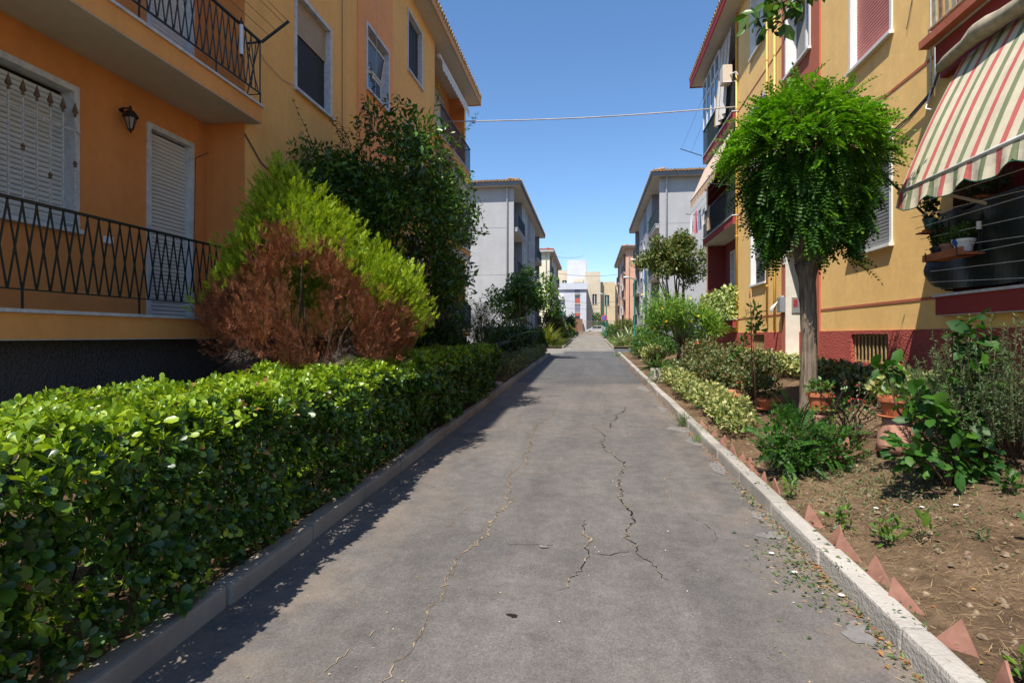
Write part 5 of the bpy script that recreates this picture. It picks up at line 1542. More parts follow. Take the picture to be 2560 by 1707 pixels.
# spear grille, every bar its own
gr = thing("window_grille", "chipped white grille with rusty spear tips over the left window", "grille", FL.p(1.85, zA + .95, -.55))
bz0, bz1 = zA + .96, zA + 2.12
br = MB().fbox(FL, 0, .014, bz0, bz1, -.007, .007)
def rel(mb, F, ref):
    r = F.p(*ref); return [tuple(Vector(v) - r) for v in mb.v]
m1 = MB(); m1.box(-.007, .007, -.007, .007, 0, bz1 - bz0); me_bar = m1.mesh("bar", M_grille)
m2 = MB(); m2.lathe((0, 0, 0), [(.012, 0), (.014, .02), (.008, .03), (.030, .055), (.018, .10), (.002, .16)], 6); me_tip = m2.mesh("spear_tip", M_rust)
m3 = MB(); m3.lathe((0, 0, 0), [(.006, 0), (.02, .012), (.012, .03), (.022, .045), (.012, .065), (.006, .075)], 7); me_knot = m3.mesh("knot", M_rust)
for i in range(9):
    u = 1.29 + i * .142
    b_ = add("bar", me_bar, gr, FL.p(u, bz0, -.55))
    add("spear_tip", me_tip, b_, FL.p(u, bz1, -.55))
    if i % 2 == 0: add("knot", me_knot, b_, FL.p(u, bz0 + .62 - .1 * (i % 4), -.55))
for z in (bz0 + .02, bz1 - .14):
    MB().bar(FL.p(1.245, z, -.562), FL.p(2.50, z, -.562), .012, .02).build("cross_bar", M_grille, gr)

M_blk = plain("black_iron", (0.012, 0.010, 0.009), .5, .3)
ln = thing("wall_lantern", "black wall lantern under the upper left balcony", "lantern", FL.p(3.08, 4.05, -.6))
LP = FL.p(3.08, 0, -.47)
m = MB().tube([FL.p(3.08, 4.27, -.598), FL.p(3.08, 4.30, -.56), FL.p(3.08, 4.295, -.47)], [.032, .012, .009], 8); m.build("bracket", M_blk, ln, smooth=True)
MB().lathe((LP.x, LP.y, 4.19), [(.086, -.008), (.082, .015), (.064, .048), (.034, .075), (.015, .09), (.018, .112), (.006, .13), (.003, .142)], 8).build("cap", M_blk, ln)
MB().lathe((LP.x, LP.y, 4.04), [(.026, 0), (.062, .138), (.003, .139)], 6).build("glass", plain("milky_glass", (.30, .25, .20), .3, .1), ln)
m = MB()
for k in range(6):
    a = 2 * math.pi * k / 6
    m.bar((LP.x + .027 * math.cos(a), LP.y + .027 * math.sin(a), 4.035), (LP.x + .066 * math.cos(a), LP.y + .066 * math.sin(a), 4.182), .009)
m.build("cage", M_blk, ln)
MB().lathe((LP.x, LP.y, 3.995), [(.002, 0), (.013, .015), (.009, .026), (.031, .043), (.03, .05)], 8).build("finial", M_blk, ln)
tag(MB().fbox(FL, 2.83, 2.95, 2.66, 2.74, -.598, -.57).build("junction_box", M_white, None, bevel=.004, origin=FL.p(2.9, 2.7, -.6)), "small white box on the wall left of the shutter door", "box")

# clothes-line bracket and white tube on the upper balcony
cb = thing("clothes_line", "black clothes-line bracket and wires on the upper left balcony", "clothes line", FL.p(4.62, zB + .9, .24))
A0, A1 = FL.p(4.64, zB + .90, .24), FL.p(4.72, zB + 1.22, .62)
MB().bar(A0, A1, .03, .03).build("bracket", M_rail, cb)
for k, f in enumerate((.3, .55, .85, .98)):
    a = A0.lerp(A1, f); e = a + Vector((0, -4.4, 0))
    MB().tube([a, a.lerp(e, .5) - Vector((0, 0, .03)), e], .0035, 5).build("wire", M_blk, cb)
MB().bar(FL.p(.2, zB + .90, .24), FL.p(.12, zB + 1.22, .62), .03, .03).build("bracket", M_rail, cb)
wt = thing("tube_lamp", "white tube hanging on the upper left balcony railing", "lamp", FL.p(4.1, zB + .5, .26))
q = FL.p(4.12, 0, .27)
MB().lathe((q.x, q.y, zB + .47), [(.024, 0), (.026, .02), (.026, .38), (.024, .40)], 10).build("tube", plain("tube_white", (.70, .75, .82), .4, .03), wt)
MB().lathe((q.x, q.y, zB + .87), [(.028, .0), (.032, .03), (.012, .06), (.01, .09), (.003, .11)], 8).build("cap", M_blk, wt)
MB().lathe((q.x, q.y, zB + .42), [(.003, 0), (.012, .02), (.024, .05)], 8).build("finial", M_blk, wt)
# cable runs on the walls
def cable(name, label, pts, r, mat, cat="cable"):
    fine = []
    for a, b in zip(pts[:-1], pts[1:]):
        for k in range(6): fine.append(Vector(a).lerp(Vector(b), k / 6))
    fine.append(Vector(pts[-1]))
    return tag(MB().tube(fine, r, 5).build(name, mat, None, smooth=True, origin=pts[0]), label, cat)
M_cab = plain("grey_cable", (.10, .09, .085), .7, .2)
cable("wall_cable", "thin grey cable sagging across the left wall beside the balcony", [FL.p(4.30, 2.2, -.58), FL.p(4.35, 4.1, -.58), FL.p(4.45, 4.2, -.45)], .008, M_cab)
cable("wall_cable", "grey cable drooping from the upper balcony behind the conifer", [FL.p(4.60, 4.50, .01), FL.p(5.0, 4.20, .02), FL.p(5.6, 4.05, .02), FL.p(6.6, 3.75, .02), FL.p(7.8, 3.6, .02)], .011, M_cab)
cable("wall_cable", "pale thin wire looping from the upper balcony rail to the window", [FL.p(4.70, 6.0, .02), FL.p(5.1, 5.78, .02), FL.p(5.6, 5.72, .02), FL.p(6.0, 5.80, .02)], .006, plain("pale_wire", (.5, .4, .28), .7))
cable("wall_cable", "thin dark wire hanging down the wall between the first two windows", [FL.p(7.85, 10.6, .015), FL.p(7.85, 5.2, .015)], .006, M_cab)
cable("wall_cable", "pale cord hanging in front of the open stair window", [FL.p(9.55, 10.9, .06), FL.p(9.6, 8.8, .07), FL.p(9.5, 7.0, .06), FL.p(9.48, 6.6, .05)], .006, plain("pale_cord", (.55, .45, .35), .7))
# open stair window on the left block
so = (9.1, 10.45, flL[1] + 2.15, flL[1] + 3.60)
mb = MB(); surround(mb, FL, *so, .03, depth=.25)
sw = mb.build("stair_window", M_marble, left)
MB().fbox(FL, so[0], so[1], so[2], so[3], -.24, -.22).build("dark_room", M_dark, sw)
m = MB(); nb = -.17; u0, u1, z0, z1 = so
for a, c, d, e in ((u0, u0 + .05, z0, z1), (u1 - .05, u1, z0, z1), (u0 + .051, u1 - .051, z0, z0 + .05), (u0 + .051, u1 - .051, z1 - .05, z1), (u0 + .051, u1 - .051, z0 + .62, z0 + .68)):
    m.fbox(FL, a, c, d, e, nb - .02, nb + .02)
m.build("sash", M_white, sw)
MB().fbox(FL, u0 + .06, u1 - .06, z0 + .06, z0 + .61, nb - .005, nb + .005).build("pane", glassmat("blue_reflect_pane", (.02, .06, .13), .08), sw)  # reflected blue put into the pane's base colour
ts = MB()
hb, ht = z0 + .70, z0 + 1.25
pts = [(u0 + .06, hb, nb + .03), (u1 - .06, hb, nb + .03), (u1 - .06, ht, nb + .12), (u0 + .06, ht, nb + .12)]
P4_ = [FL.p(*p) for p in pts]
for i in range(4): ts.bar(P4_[i], P4_[(i + 1) % 4], .05, .03)
tsh = ts.build("tilted_sash", M_white, sw)
g_ = MB(); g_.face(P4_); g_.build("tilted_pane", plain("dusty_glass", (.07, .075, .08), .35), sw)
# far loggia of the left block: rolled awning with scalloped valance, hanging striped curtain
def valance(mb, F, u0, u1, z, n, drop, k, nslope=0.0):
    for i in range(k * 6):
        a, c = u0 + (u1 - u0) * i / (k * 6), u0 + (u1 - u0) * (i + 1) / (k * 6)
        da = drop * (.65 + .35 * abs(math.sin(math.pi * i / 6))); dc = drop * (.65 + .35 * abs(math.sin(math.pi * (i + 1) / 6)))
        mb.face([F.p(a, z, n), F.p(c, z, n), F.p(c, z - dc, n + .01), F.p(a, z - da, n + .01)])
aw = thing("awning", "rolled white awning with scalloped edge on the left block's top far loggia", "awning", FL.p(16.5, flL[2] + 2.4, .2))
MB().tube([FL.p(LEN - 4.5, flL[2] + 2.62, .10), FL.p(LEN - .35, flL[2] + 2.62, .10)], .07, 10).build("roll", M_white, aw, smooth=True)
MB().tube([FL.p(LEN - 4.5, flL[2] + 2.42, .22), FL.p(LEN - .35, flL[2] + 2.42, .22)], .02, 8).build("front_bar", M_white, aw, smooth=True)
m = MB(); m.face([FL.p(LEN - 4.5, flL[2] + 2.6, .12), FL.p(LEN - .35, flL[2] + 2.6, .12), FL.p(LEN - .35, flL[2] + 2.43, .22), FL.p(LEN - 4.5, flL[2] + 2.43, .22)])
valance(m, FL, LEN - 4.5, LEN - .35, flL[2] + 2.41, .22, .26, 14)
m.build("canvas", plain("white_canvas", (.70, .66, .58), .9, .1), aw)
cu = thing("striped_curtain", "white and yellow striped sun curtain hanging on the left block's far loggia", "curtain", FL.p(17.5, flL[1] + 1, .3))
M_ys = stripes("yellow_white_stripe", (0, 1, 0), .22, [(0, (.72, .68, .60)), (.5, (.66, .45, .12)), (.72, (.72, .68, .60))], trans=.2)
m = MB()
for i in range(26):
    a, c = LEN - 2.6 + i * .09, LEN - 2.6 + (i + 1) * .09
    na, nc = .26 + .03 * math.sin(i * 1.1), .26 + .03 * math.sin((i + 1) * 1.1)
    m.face([FL.p(a, flL[1] + 2.6, .1), FL.p(c, flL[1] + 2.6, .1), FL.p(c, flL[1] + .2, nc + .12), FL.p(a, flL[1] + .2, na + .12)])
m.build("cloth", M_ys, cu)
MB().tube([FL.p(LEN - 2.65, flL[1] + 2.62, .1), FL.p(LEN - .2, flL[1] + 2.62, .1)], .03, 8).build("rod", M_pipe, cu)
aw2 = thing("awning", "small rolled cream awning on the left block's middle far loggia", "awning", FL.p(15.5, flL[1] - .5, .2))
m = MB(); valance(m, FL, LEN - 4.4, LEN - .4, flL[1] - .30, .26, .3, 12); m.build("canvas", plain("cream_canvas", (.60, .50, .38), .9, .15), aw2)
MB().tube([FL.p(LEN - 4.4, flL[1] - .29, .25), FL.p(LEN - .4, flL[1] - .29, .25)], .03, 8).build("roll", M_white, aw2)
cb2 = thing("clothes_line", "black clothes-line arm on the left block's far end", "clothes line", FL.p(LEN, 5.6, .3))
MB().bar(FL.p(LEN - .1, 5.66, .2), FL.p(LEN + .1, 5.66, .98), .03).build("arm", M_blk, cb2)
for f in (.5, .95): MB().tube([FL.p(LEN, 5.67, .2 + .78 * f), FL.p(LEN - 4, 6.3, .2 + .78 * f)], .004, 4).build("wire", M_blk, cb2)
gs = MB().fbox(FL, LEN - 3.9, LEN - .3, zA + .1, zA + .95, .27, .285).build("privacy_screen", plain("dark_screen", (.02, .025, .02), .8), None, origin=FL.p(17, zA, .28))
tag(gs, "dark screen over the left block's lowest far railing", "screen")

# ------------------------------------------------------------------ near right block
F = FRt
z1_, z2_, z3_ = flR
bar_rail(right, F, LEN * 0 + .2, 4.6, z1_ + .002, .13)
M_brick = plaster("brick_red_paint", (0.46, 0.14, 0.085), 80, .4, .15)
MB().fbox(F, .1, 4.78, z2_ - .02, z2_ + .075, .165, .30).build("cornice", M_brick, right)
MB().fbox(F, .12, 4.70, z2_ - .42, z2_ - .264, .0045, .10).build("cornice_band", P_ye['slab'], right)
# plank screen on the upper balcony
M_plank = [plain("plank_brown", (.26, .15, .08), .8, .4, 14), plain("plank_grey", (.34, .29, .21), .85, .4, 14)]
sc_ = thing("plank_screen", "weathered plank railing on the upper right balcony", "railing", F.p(3.5, z2_ + .1, .2))
for i in range(26):
    u = 4.62 - i * .125
    MB().bar(F.p(u, z2_ + .14, .20), F.p(u + random.gauss(0, .02), z2_ + 1.05, .20), random.uniform(.06, .085), .015, up=F.N).build("plank", random.choice(M_plank), sc_)
for z in (.17, .95): MB().bar(F.p(4.68, z2_ + z, .225), F.p(1.2, z2_ + z, .225), .05, .02).build("rail", M_plank[1], sc_)
cable("iron_rod", "thin rod dropping from the upper right cornice", [F.p(4.72, z2_ + 1.1, .19), F.p(4.72, z2_ - .5, .19)], .012, M_grille, "rod")

# big striped awning
M_aw = stripes("awning_stripe", (0, 1, 0), .40, [(0, (.72, .64, .47)), (.30, (.24, .27, .15)), (.50, (.72, .64, .47)), (.80, (.60, .16, .14))], trans=.12)
Ya, Yb = 7.22, 3.25
xa, za, xb_, zb_ = 4.28, 4.80, 3.60, 3.27
awn = thing("striped_awning", "big cream, red and green striped awning sloping from the right balcony", "awning", (xa, Ya, za))
m = MB(); nU, nS = 44, 8
def ap(i, j):
    f = j / nS; y = Ya + (Yb - Ya) * i / nU
    sag = -.05 * math.sin(f * math.pi) - .01 * math.sin(i * .9) * math.sin(f * math.pi)
    return (xa + (xb_ - xa) * f + sag * .8, y, za + (zb_ - za) * f + sag * .3)
for i in range(nU):
    for j in range(nS):
        m.face([ap(i, j), ap(i + 1, j), ap(i + 1, j + 1), ap(i, j + 1)])
m.build("canvas", M_aw, awn, smooth=True, recalc=False)
m = MB(); ns = 160; per = .62
def vy(i): return Ya + (Yb - Ya) * i / ns
def vd(i): return .15 + .09 * abs(math.sin(math.pi * (Ya - vy(i)) / per)) ** .7
def vx(i, f): return xb_ - .01 + f * (.02 * math.sin(i * .5) - .03)
for i in range(ns):
    for f0, f1 in ((0, .5), (.5, 1)):
        m.face([(vx(i, f0), vy(i), zb_ - .02 - vd(i) * f0), (vx(i + 1, f0), vy(i + 1), zb_ - .02 - vd(i + 1) * f0), (vx(i + 1, f1), vy(i + 1), zb_ - .02 - vd(i + 1) * f1), (vx(i, f1), vy(i), zb_ - .02 - vd(i) * f1)])
m.build("valance", M_aw, awn, smooth=True, recalc=False)
MB().tube([(vx(i, 1), vy(i), zb_ - .02 - vd(i)) for i in range(0, ns + 1, 2)], .006, 5).build("valance_piping", plain("green_piping", (.01, .09, .05), .7), awn)
MB().tube([(xb_, Ya + .02, zb_), (xb_, Yb, zb_)], .022, 8).build("front_bar", M_white, awn, smooth=True)
for y in (6.9, 4.2): MB().tube([(xb_ + .02, y, zb_ - .02), (4.22, y - .25, 2.98)], .018, 7).build("arm", plain("arm_beige", (.55, .47, .36), .6), awn)
rl = MB()
pr = []
for i in range(24):
    f = i / 23; y = 7.45 + (3.3 - 7.45) * f
    pr.append((4.16 - .03 * math.sin(f * 9), y, 4.83 + .03 * math.sin(f * 14) - .035 * (f < .15)))
rl.tube(pr, [.05 + .045 * min(1, i / 4) + .012 * math.sin(i * 1.7) for i in range(24)], 10)
tag(rl.build("canvas_roll", plain("dusty_canvas", (.34, .285, .20), .9, .3, 9, bstr=.3), None, smooth=True, origin=(4.16, 7.4, 4.83)), "dusty beige canvas roll under the upper right cornice", "canvas roll")

# net screen over the near right railing
M_net = plain("dark_green_net", (.012, .020, .018), .45, .4, 3, spec=.5)
m = MB(); nu, nv = 60, 14
def npnt(i, j):
    u = 4.72 - (4.72 - .2) * i / nu; f = j / nv
    z = z1_ + .03 + (.10 * math.exp(-i / 4)) * (1 - f) + f * (.90 - .02 * math.sin(i * .8))
    n = .19 + .025 * math.sin(i * .75 + 3 * f) * (1 - .6 * f) + .03 * math.sin(i * .23 + f * 5) + (.05 * math.exp(-i / 3) * math.sin(f * 9))
    return F.p(u, z, n)
for i in range(nu):
    for j in range(nv): m.face([npnt(i, j), npnt(i + 1, j), npnt(i + 1, j + 1), npnt(i, j + 1)])
tag(m.build("net_screen", M_net, None, smooth=True, recalc=False, origin=F.p(3, z1_, .2)), "dark crumpled sheet over the railing under the striped awning", "screen")
ck = MB()
for i in range(20):
    u = 4.4 - i * .07; n_ = -.35 + .03 * math.sin(i * 1.6)
    n2_ = -.35 + .03 * math.sin((i + 1) * 1.6)
    ck.face([F.p(u, z1_ + 2.4, n_), F.p(u - .07, z1_ + 2.4, n2_), F.p(u - .07, z1_ + .4, n2_), F.p(u, z1_ + .4, n_)])
tag(ck.build("red_curtain", plain("dark_red_cloth", (.18, .012, .02), .9, .2), None, smooth=True, origin=F.p(3.7, z1_, -.35)), "dark red curtain in the shade behind the striped awning", "curtain")
cl3 = thing("clothes_line", "rows of washing lines before the sheeted right balcony", "clothes line", F.p(4.6, z1_ + .9, .2))
MB().bar(F.p(4.60, 2.95, .20), F.p(4.56, 3.56, .80), .022).build("bracket", M_blk, cl3)
for k in range(9):
    f = k / 8
    zz_ = 3.30 - 1.05 * f; nn_ = .60 - .33 * min(1, f * 1.3)
    sag = .05 * (k % 3)
    MB().tube([F.p(4.58, zz_, nn_), F.p(2.6, zz_ - .03 - sag, nn_), F.p(.2, zz_, nn_)], .0045, 4).build("wire", M_grille, cl3)
# flower shelf
sh = thing("flower_shelf", "terracotta coloured flower shelf hung on the sheeted right balcony", "shelf", F.p(4.0, 2.5, .3))
MB().fbox(F, 3.66, 4.40, 2.47, 2.485, .24, .46).build("board", M_terra, sh)
MB().fbox(F, 3.66, 4.40, 2.486, 2.55, .445, .46).build("front_lip", M_terra, sh)
for u in (3.75, 4.32): MB().tube([F.p(u, 2.97, .21), F.p(u, 2.47, .23), F.p(u, 2.46, .46), F.p(u, 2.57, .47)], .008, 6).build("hook", M_blk, sh)
def painted():
    m, nt, bs, out = newmat("painted_ceramic")
    v = nt.nodes.new("ShaderNodeTexVoronoi"); v.inputs["Scale"].default_value = 14; nt.links.new(wpos(nt), v.inputs["Vector"])
    r = ramp(nt, v.outputs["Color"], [(0.0, (.75, .73, .68)), (.45, (.70, .70, .68)), (.55, (.03, .12, .45)), (.75, (.72, .70, .62)), (.85, (.62, .25, .04))])
    r.color_ramp.interpolation = 'CONSTANT'
    nt.links.new(r.outputs[0], bs.inputs["Base Color"]); bs.inputs["Roughness"].default_value = .2
    return m
def shelf_pot(label, u, z, n, r, h, mat, leaf, nl, sz, up=.12):
    q = F.p(u, z, n)
    return pot(label, q.x, q.y, q.z + .024, r, h, mat=mat, plant=(up, nl, sz, leaf))
shelf_pot("painted blue, white and orange ceramic pot on the balcony shelf", 3.84, 2.486, .34, .105, .14, painted(), M_mid, 160, .045, .18)
shelf_pot("plain clay pot with bright leaves on the balcony shelf", 4.10, 2.486, .34, .085, .13, M_terra_w, M_weed, 110, .04)
shelf_pot("dark pot with trailing geranium leaves at the shelf's left end", 4.30, 2.486, .34, .08, .12, M_blk, M_dkleaf, 190, .05, .3)
sh2 = thing("pot_holder", "small bracket shelf holding the teal pot above the flower shelf", "shelf", F.p(4.45, 2.85, .3))
MB().fbox(F, 4.34, 4.58, 2.83, 2.845, .24, .44).build("board", M_terra, sh2)
MB().tube([F.p(4.46, 2.96, .215), F.p(4.46, 2.82, .23), F.p(4.46, 2.82, .44)], .008, 6).build("hook", M_blk, sh2)
shelf_pot("teal pot with an orange-flowered plant beside the awning arm", 4.46, 2.846, .34, .075, .13, plain("teal_glaze", (.06, .16, .16), .3), M_dkleaf, 230, .055, .3)
lampq = F.p(3.66, 2.75, .30)
sl_ = thing("solar_light", "small black and white garden light among the shelf pots", "lamp", lampq)
MB().lathe(lampq - Vector((0, 0, .26)), [(.006, 0), (.006, .22), (.02, .23), (.022, .33), (.035, .34), (.034, .38), (.01, .39)], 9).build("body", M_blk, sl_)
MB().lathe(lampq - Vector((0, 0, .025)), [(.024, 0), (.024, .085)], 9).build("lens", M_white, sl_)
# plants hanging in the shaded loggia
shd = thing("potted_plant", "dark leafy plant in the shade behind the awning's arm", "plant", F.p(4.2, 3.2, 0.0))
q = F.p(4.05, 3.25, .02); foliage(shd, "foliage", [(q.x, q.y, q.z, .2, .35, .2)], 420, .06, M_dkleaf)
MB().lathe((q.x, q.y, 3.02), [(.09, 0), (.12, .14), (.10, .14)], 12).build("pot_body", M_terra, shd)

# basement grilles
M_grb = plain("rusty_yellow_iron", (.36, .26, .11), .75, .5, 30)
for (w0, w1, lab) in [(6.08, 7.29, "rusty barred basement window below the grey shutter on the right"), (LEN - 7.32, LEN - 6.11, "small rusty barred basement window near the yellow drainpipes")]:
    bg_ = thing("window_bars", lab, "grille", F.p((w0 + w1) / 2, 1.2, 0))
    fr = MB()
    for z in (1.185, 1.595): MB().fbox(F, w0, w1, z - .012, z + .012, -.06, -.035).build("cross_bar", M_grb, bg_)
    mb_ = MB(); mb_.box(-.009, .009, -.009, .009, 0, .45); mebar = mb_.mesh("bar", M_grb)
    for k in range(10): add("bar", mebar, bg_, F.p(w0 + .05 + (w1 - w0 - .1) * k / 9, 1.165, -.024))
    bl = MB()
    for k in range(14): bl.fbox(F, w0, w1, 1.17 + k * .031, 1.17 + k * .031 + .022, -.13, -.12)
    tag(bl.build("blind", plain("brown_blind", (.20, .12, .06), .8, .2), bg_), kind="stuff")

# drainpipes, mailbox, intercom, number
M_yp = plain("yellow_pipe", (0.66, 0.40, 0.07), .5, .12)
def pipe(label, pts, r=.03, mat=None):
    p = thing("drainpipe", label, "pipe", pts[0])
    MB().tube(pts, r, 9).build("pipe", mat or M_yp, p, smooth=True)
    for a, b in zip(pts[:-1], pts[1:]):
        L = (Vector(b) - Vector(a)).length
        for k in range(int(L / 1.6)):
            c = Vector(a).lerp(Vector(b), (k + .5) / max(1, int(L / 1.6)))
            MB().lathe(c, [(r * 1.3, -.02), (r * 1.3, .02)], 9).build("clip", mat or M_yp, p)
pipe("yellow drainpipe nearest the red stair bay", [F.p(11.22, 1.70, .05), F.p(11.22, 3.3, .05), F.p(11.22, 11.2, .05)], .028)
pipe("yellow drainpipe next to the barred small window", [F.p(11.82, 1.90, .045), F.p(11.82, 11.2, .045)], .024)
pipe("yellow corner pipe at the far loggia of the right block", [F.p(14.74, 1.72, .05), F.p(14.74, 11.2, .05)], .032)
pipe("thin yellow pipe along the far plinth's top", [F.p(14.78, 1.74, .06), F.p(LEN - .1, 1.74, .06)], .02)
mbx = thing("mailbox", "grey mailbox stuffed with paper beside the entrance", "mailbox", F.p(10.62, 2.2, .06))
MB().fbox(F, 10.50, 10.74, 2.12, 2.46, .035, .15).build("box", plain("grey_metal", (.30, .31, .33), .4, .1, metal=.3), mbx, bevel=.006)
pp = MB()
for k in range(7):
    a = -.5 + k * .2
    pp.face([F.p(10.66, 2.38, .14), F.p(10.70, 2.36, .16), F.p(10.74 + .04 * math.sin(a), 2.25 - .05 * k * .4, .27 + .03 * math.cos(a * 2)), F.p(10.66 + .04 * math.sin(a), 2.22 - .02 * k, .25)])
pp.build("papers", M_white, mbx)
MB().fbox(F, 10.56, 10.66, 2.46, 2.50, .05, .11).build("bundle", plain("news_print", (.45, .43, .40), .9, .3, 60), mbx)
ic = thing("intercom", "grey intercom panel with red name plates on the pale door jamb", "intercom", F.p(10.41, 2.2, -.2))
MB().fbox(F, 10.380, 10.407, 2.10, 2.45, -.36, -.06).build("panel", plain("steel_panel", (.42, .42, .40), .35, .05, metal=.5), ic, bevel=.004)
redp = plain("red_label", (.50, .02, .03), .5)
for c in range(2):
    for r_ in range(4): MB().fbox(F, 10.372, 10.379, 2.24 + r_ * .045, 2.265 + r_ * .045, -.31 + c * .13, -.22 + c * .13).build("name_plate", redp, ic)
np_ = thing("number_plate", "small white house number plate above the mailbox", "plate", F.p(10.6, 3.3, .04))
MB().fbox(F, 10.52, 10.66, 3.20, 3.42, .033, .045).build("plate", M_white, np_)
MB().fbox(F, 10.565, 10.58, 3.25, 3.37, .046, .049).build("digit", M_blk, np_)

# far loggias of the right block
iv = thing("ivy_screen", "variegated ivy covering the right block's lowest far balcony", "ivy", F.p(17, z1_, .2))
n = 2600
uu = rng.uniform(14.85, LEN - .15, n); zz2 = z1_ + .02 + rng.random(n) * .98 + .05 * np.sin(uu * 5)
P = np.stack([np.full(n, F.O.x) - (.17 + .10 * rng.random(n)), F.O.y + uu, zz2], 1)
leaves("foliage", leaf4(.38, .06, .15), P, unit(rng.normal(0, .5, (n, 3)) + np.array((-.2, -.1, -.5))), unit(rng.normal(0, .45, (n, 3)) + np.array((-1.0, -.3, .3))), rng.uniform(.07, .13, n), leafmat("ivy_leaf", [(.10, .19, .03), (.30, .38, .08), (.55, .55, .22)], .4, .25), iv)
n = 700; nn = rng.random(n)
P = np.stack([F.O.x - .27 * nn, np.full(n, F.O.y + 14.80) - .06 * rng.random(n), z1_ + .02 + rng.random(n) * .95], 1)
leaves("end_foliage", leaf4(.38, .06, .15), P, unit(rng.normal(0, .5, (n, 3)) + np.array((0, -.2, -.5))), unit(rng.normal(0, .4, (n, 3)) + np.array((0, -1.0, .3))), rng.uniform(.07, .13, n), leafmat("ivy_leaf_end", [(.10, .19, .03), (.30, .38, .08), (.55, .55, .22)], .4, .25), iv)
def cloth(label, u, z, n, w, h, mat, name="hung_cloth", along='u', cat="laundry", wav=.03):
    m = MB(); k = 10
    for i in range(k):
        for j in range(5):
            def q(i, j):
                f = i / k - .5; g = j / 5
                o = wav * math.sin(i * 1.3 + g * 2) * (.3 + g)
                return F.p(u + (f * w if along == 'u' else o), z - h * g, n + (o if along == 'u' else f * w))
            m.face([q(i, j), q(i + 1, j), q(i + 1, j + 1), q(i, j + 1)])
    return tag(m.build(name, mat, None, smooth=True, recalc=False, origin=F.p(u, z, n)), label, cat)
cw = lambda n, c: plain("cloth_" + n, c, .9, .12, 12)
cloth("white cloth hanging below the ivy balcony", LEN - .6, z1_ + .45, .36, .55, 1.15, cw("white", (.74, .74, .76)))
for k, (u, w, h, c, lab) in enumerate([(LEN - .5, .5, .75, (.70, .69, .68), "white shirt at the end of the right block's washing line"), (LEN - 1.05, .4, .8, (.62, .16, .22), "pink towel on the right block's washing line"), (LEN - 1.5, .4, .7, (.20, .26, .38), "blue checked shirt on the right block's washing line"), (LEN - 1.95, .4, .55, (.62, .60, .55), "striped pale shirt on the right block's washing line"), (LEN - 2.5, .35, .8, (.45, .32, .22), "tan cloth on the right block's washing line")]):
    cloth(lab, u, z2_ + .95 - .05 * k, .62 - .05 * k, w, h, cw("w%d" % k, c))
wl_ = thing("clothes_line", "washing line rods on the right block's middle far balcony", "clothes line", F.p(LEN - .3, z2_ + .95, .2))
for u in (LEN - .1, 14.9): MB().bar(F.p(u, z2_ + .93, .15), F.p(u, z2_ + 1.0, .78), .02).build("rod", M_rail, wl_)
for n_ in (.4, .62): MB().tube([F.p(LEN - .1, z2_ + .97, n_), F.p(14.9, z2_ + .97, n_)], .004, 4).build("wire", M_blk, wl_)
M_ca = plain("peach_canvas", (.72, .52, .38), .9, .1)
ca = thing("awning", "peach awning with orange striped scallops on the right block's far loggia", "awning", F.p(17, z2_ + 2.6, .3))
m = MB(); m.face([F.p(14.9, z2_ + 2.75, .06), F.p(LEN - .2, z2_ + 2.75, .06), F.p(LEN - .2, z2_ + 1.45, .62), F.p(14.9, z2_ + 1.45, .62)]); m.build("canvas", M_ca, ca)
m = MB(); valance(m, F, 14.9, LEN - .2, z2_ + 1.44, .625, .3, 12); m.build("valance", stripes("orange_stripe", (0, 1, 0), .3, [(0, (.68, .30, .06)), (.5, (.70, .62, .5))]), ca)
MB().tube([F.p(14.9, z2_ + 1.45, .62), F.p(LEN - .2, z2_ + 1.45, .62)], .02, 8).build("front_bar", M_white, ca)
ac = thing("air_conditioner", "white air conditioner on the right block's lowest far loggia wall", "air conditioner", F.p(14.95, z1_ + 2.2, -.3))
MB().fbox(F, 14.80, 15.10, z1_ + 1.75, z1_ + 2.3, -.5, -.02).build("case", M_white, ac, bevel=.01)
MB().lathe(F.p(14.79, z1_ + 2.02, -.26), [(.18, 0), (.18, .004)], 18).build("fan_grille", M_shut_g, ac)
ac = thing("air_conditioner", "beige air conditioner unit outside the right block's top far loggia", "air conditioner", F.p(14.9, z3_ + 1.2, .2))
MB().fbox(F, 14.85, 15.25, z3_ + .95, z3_ + 1.45, .14, .42).build("case", plain("beige_case", (.62, .52, .40), .5, .08), ac, bevel=.01)
MB().bar(F.p(14.85, z3_ + .93, .0), F.p(14.85, z3_ + .93, .42), .03).build("bracket", M_white, ac)
MB().tube([F.p(14.6, z3_ + 1.0, .03), F.p(14.6, z3_ + 1.1, .1), F.p(14.84, z3_ + 1.15, .2)], .02, 6).build("hose", M_white, ac)
gv = thing("glazed_veranda", "white framed glass veranda on the right block's top far loggia", "veranda", F.p(18, z3_ + .9, .15))
for k in range(4):
    a, c = 16.6 + k * .66, 16.6 + (k + 1) * .66
    for (za_, zb2) in ((z3_ + .98, z3_ + 2.05), (z3_ + 2.1, z3_ + 2.75)):
        MB().fbox(F, a + .04, c - .04, za_ + .04, zb2 - .04, .125, .135).build("pane", glassmat("veranda_glass%d" % k, (.06, .16, .24), .08), gv)
        f_ = MB(); f_.fbox(F, a, a + .04, za_, zb2, .10, .16); f_.fbox(F, c - .04, c, za_, zb2, .10, .16); f_.fbox(F, a + .041, c - .041, za_, za_ + .04, .10, .16); f_.fbox(F, a + .041, c - .041, zb2 - .04, zb2, .10, .16)
        f_.build("frame", M_white, gv)
cu2 = thing("striped_curtain", "white and orange striped curtain blowing from the right block's top loggia", "curtain", F.p(15.8, z3_ + 1.5, .2))
m = MB()
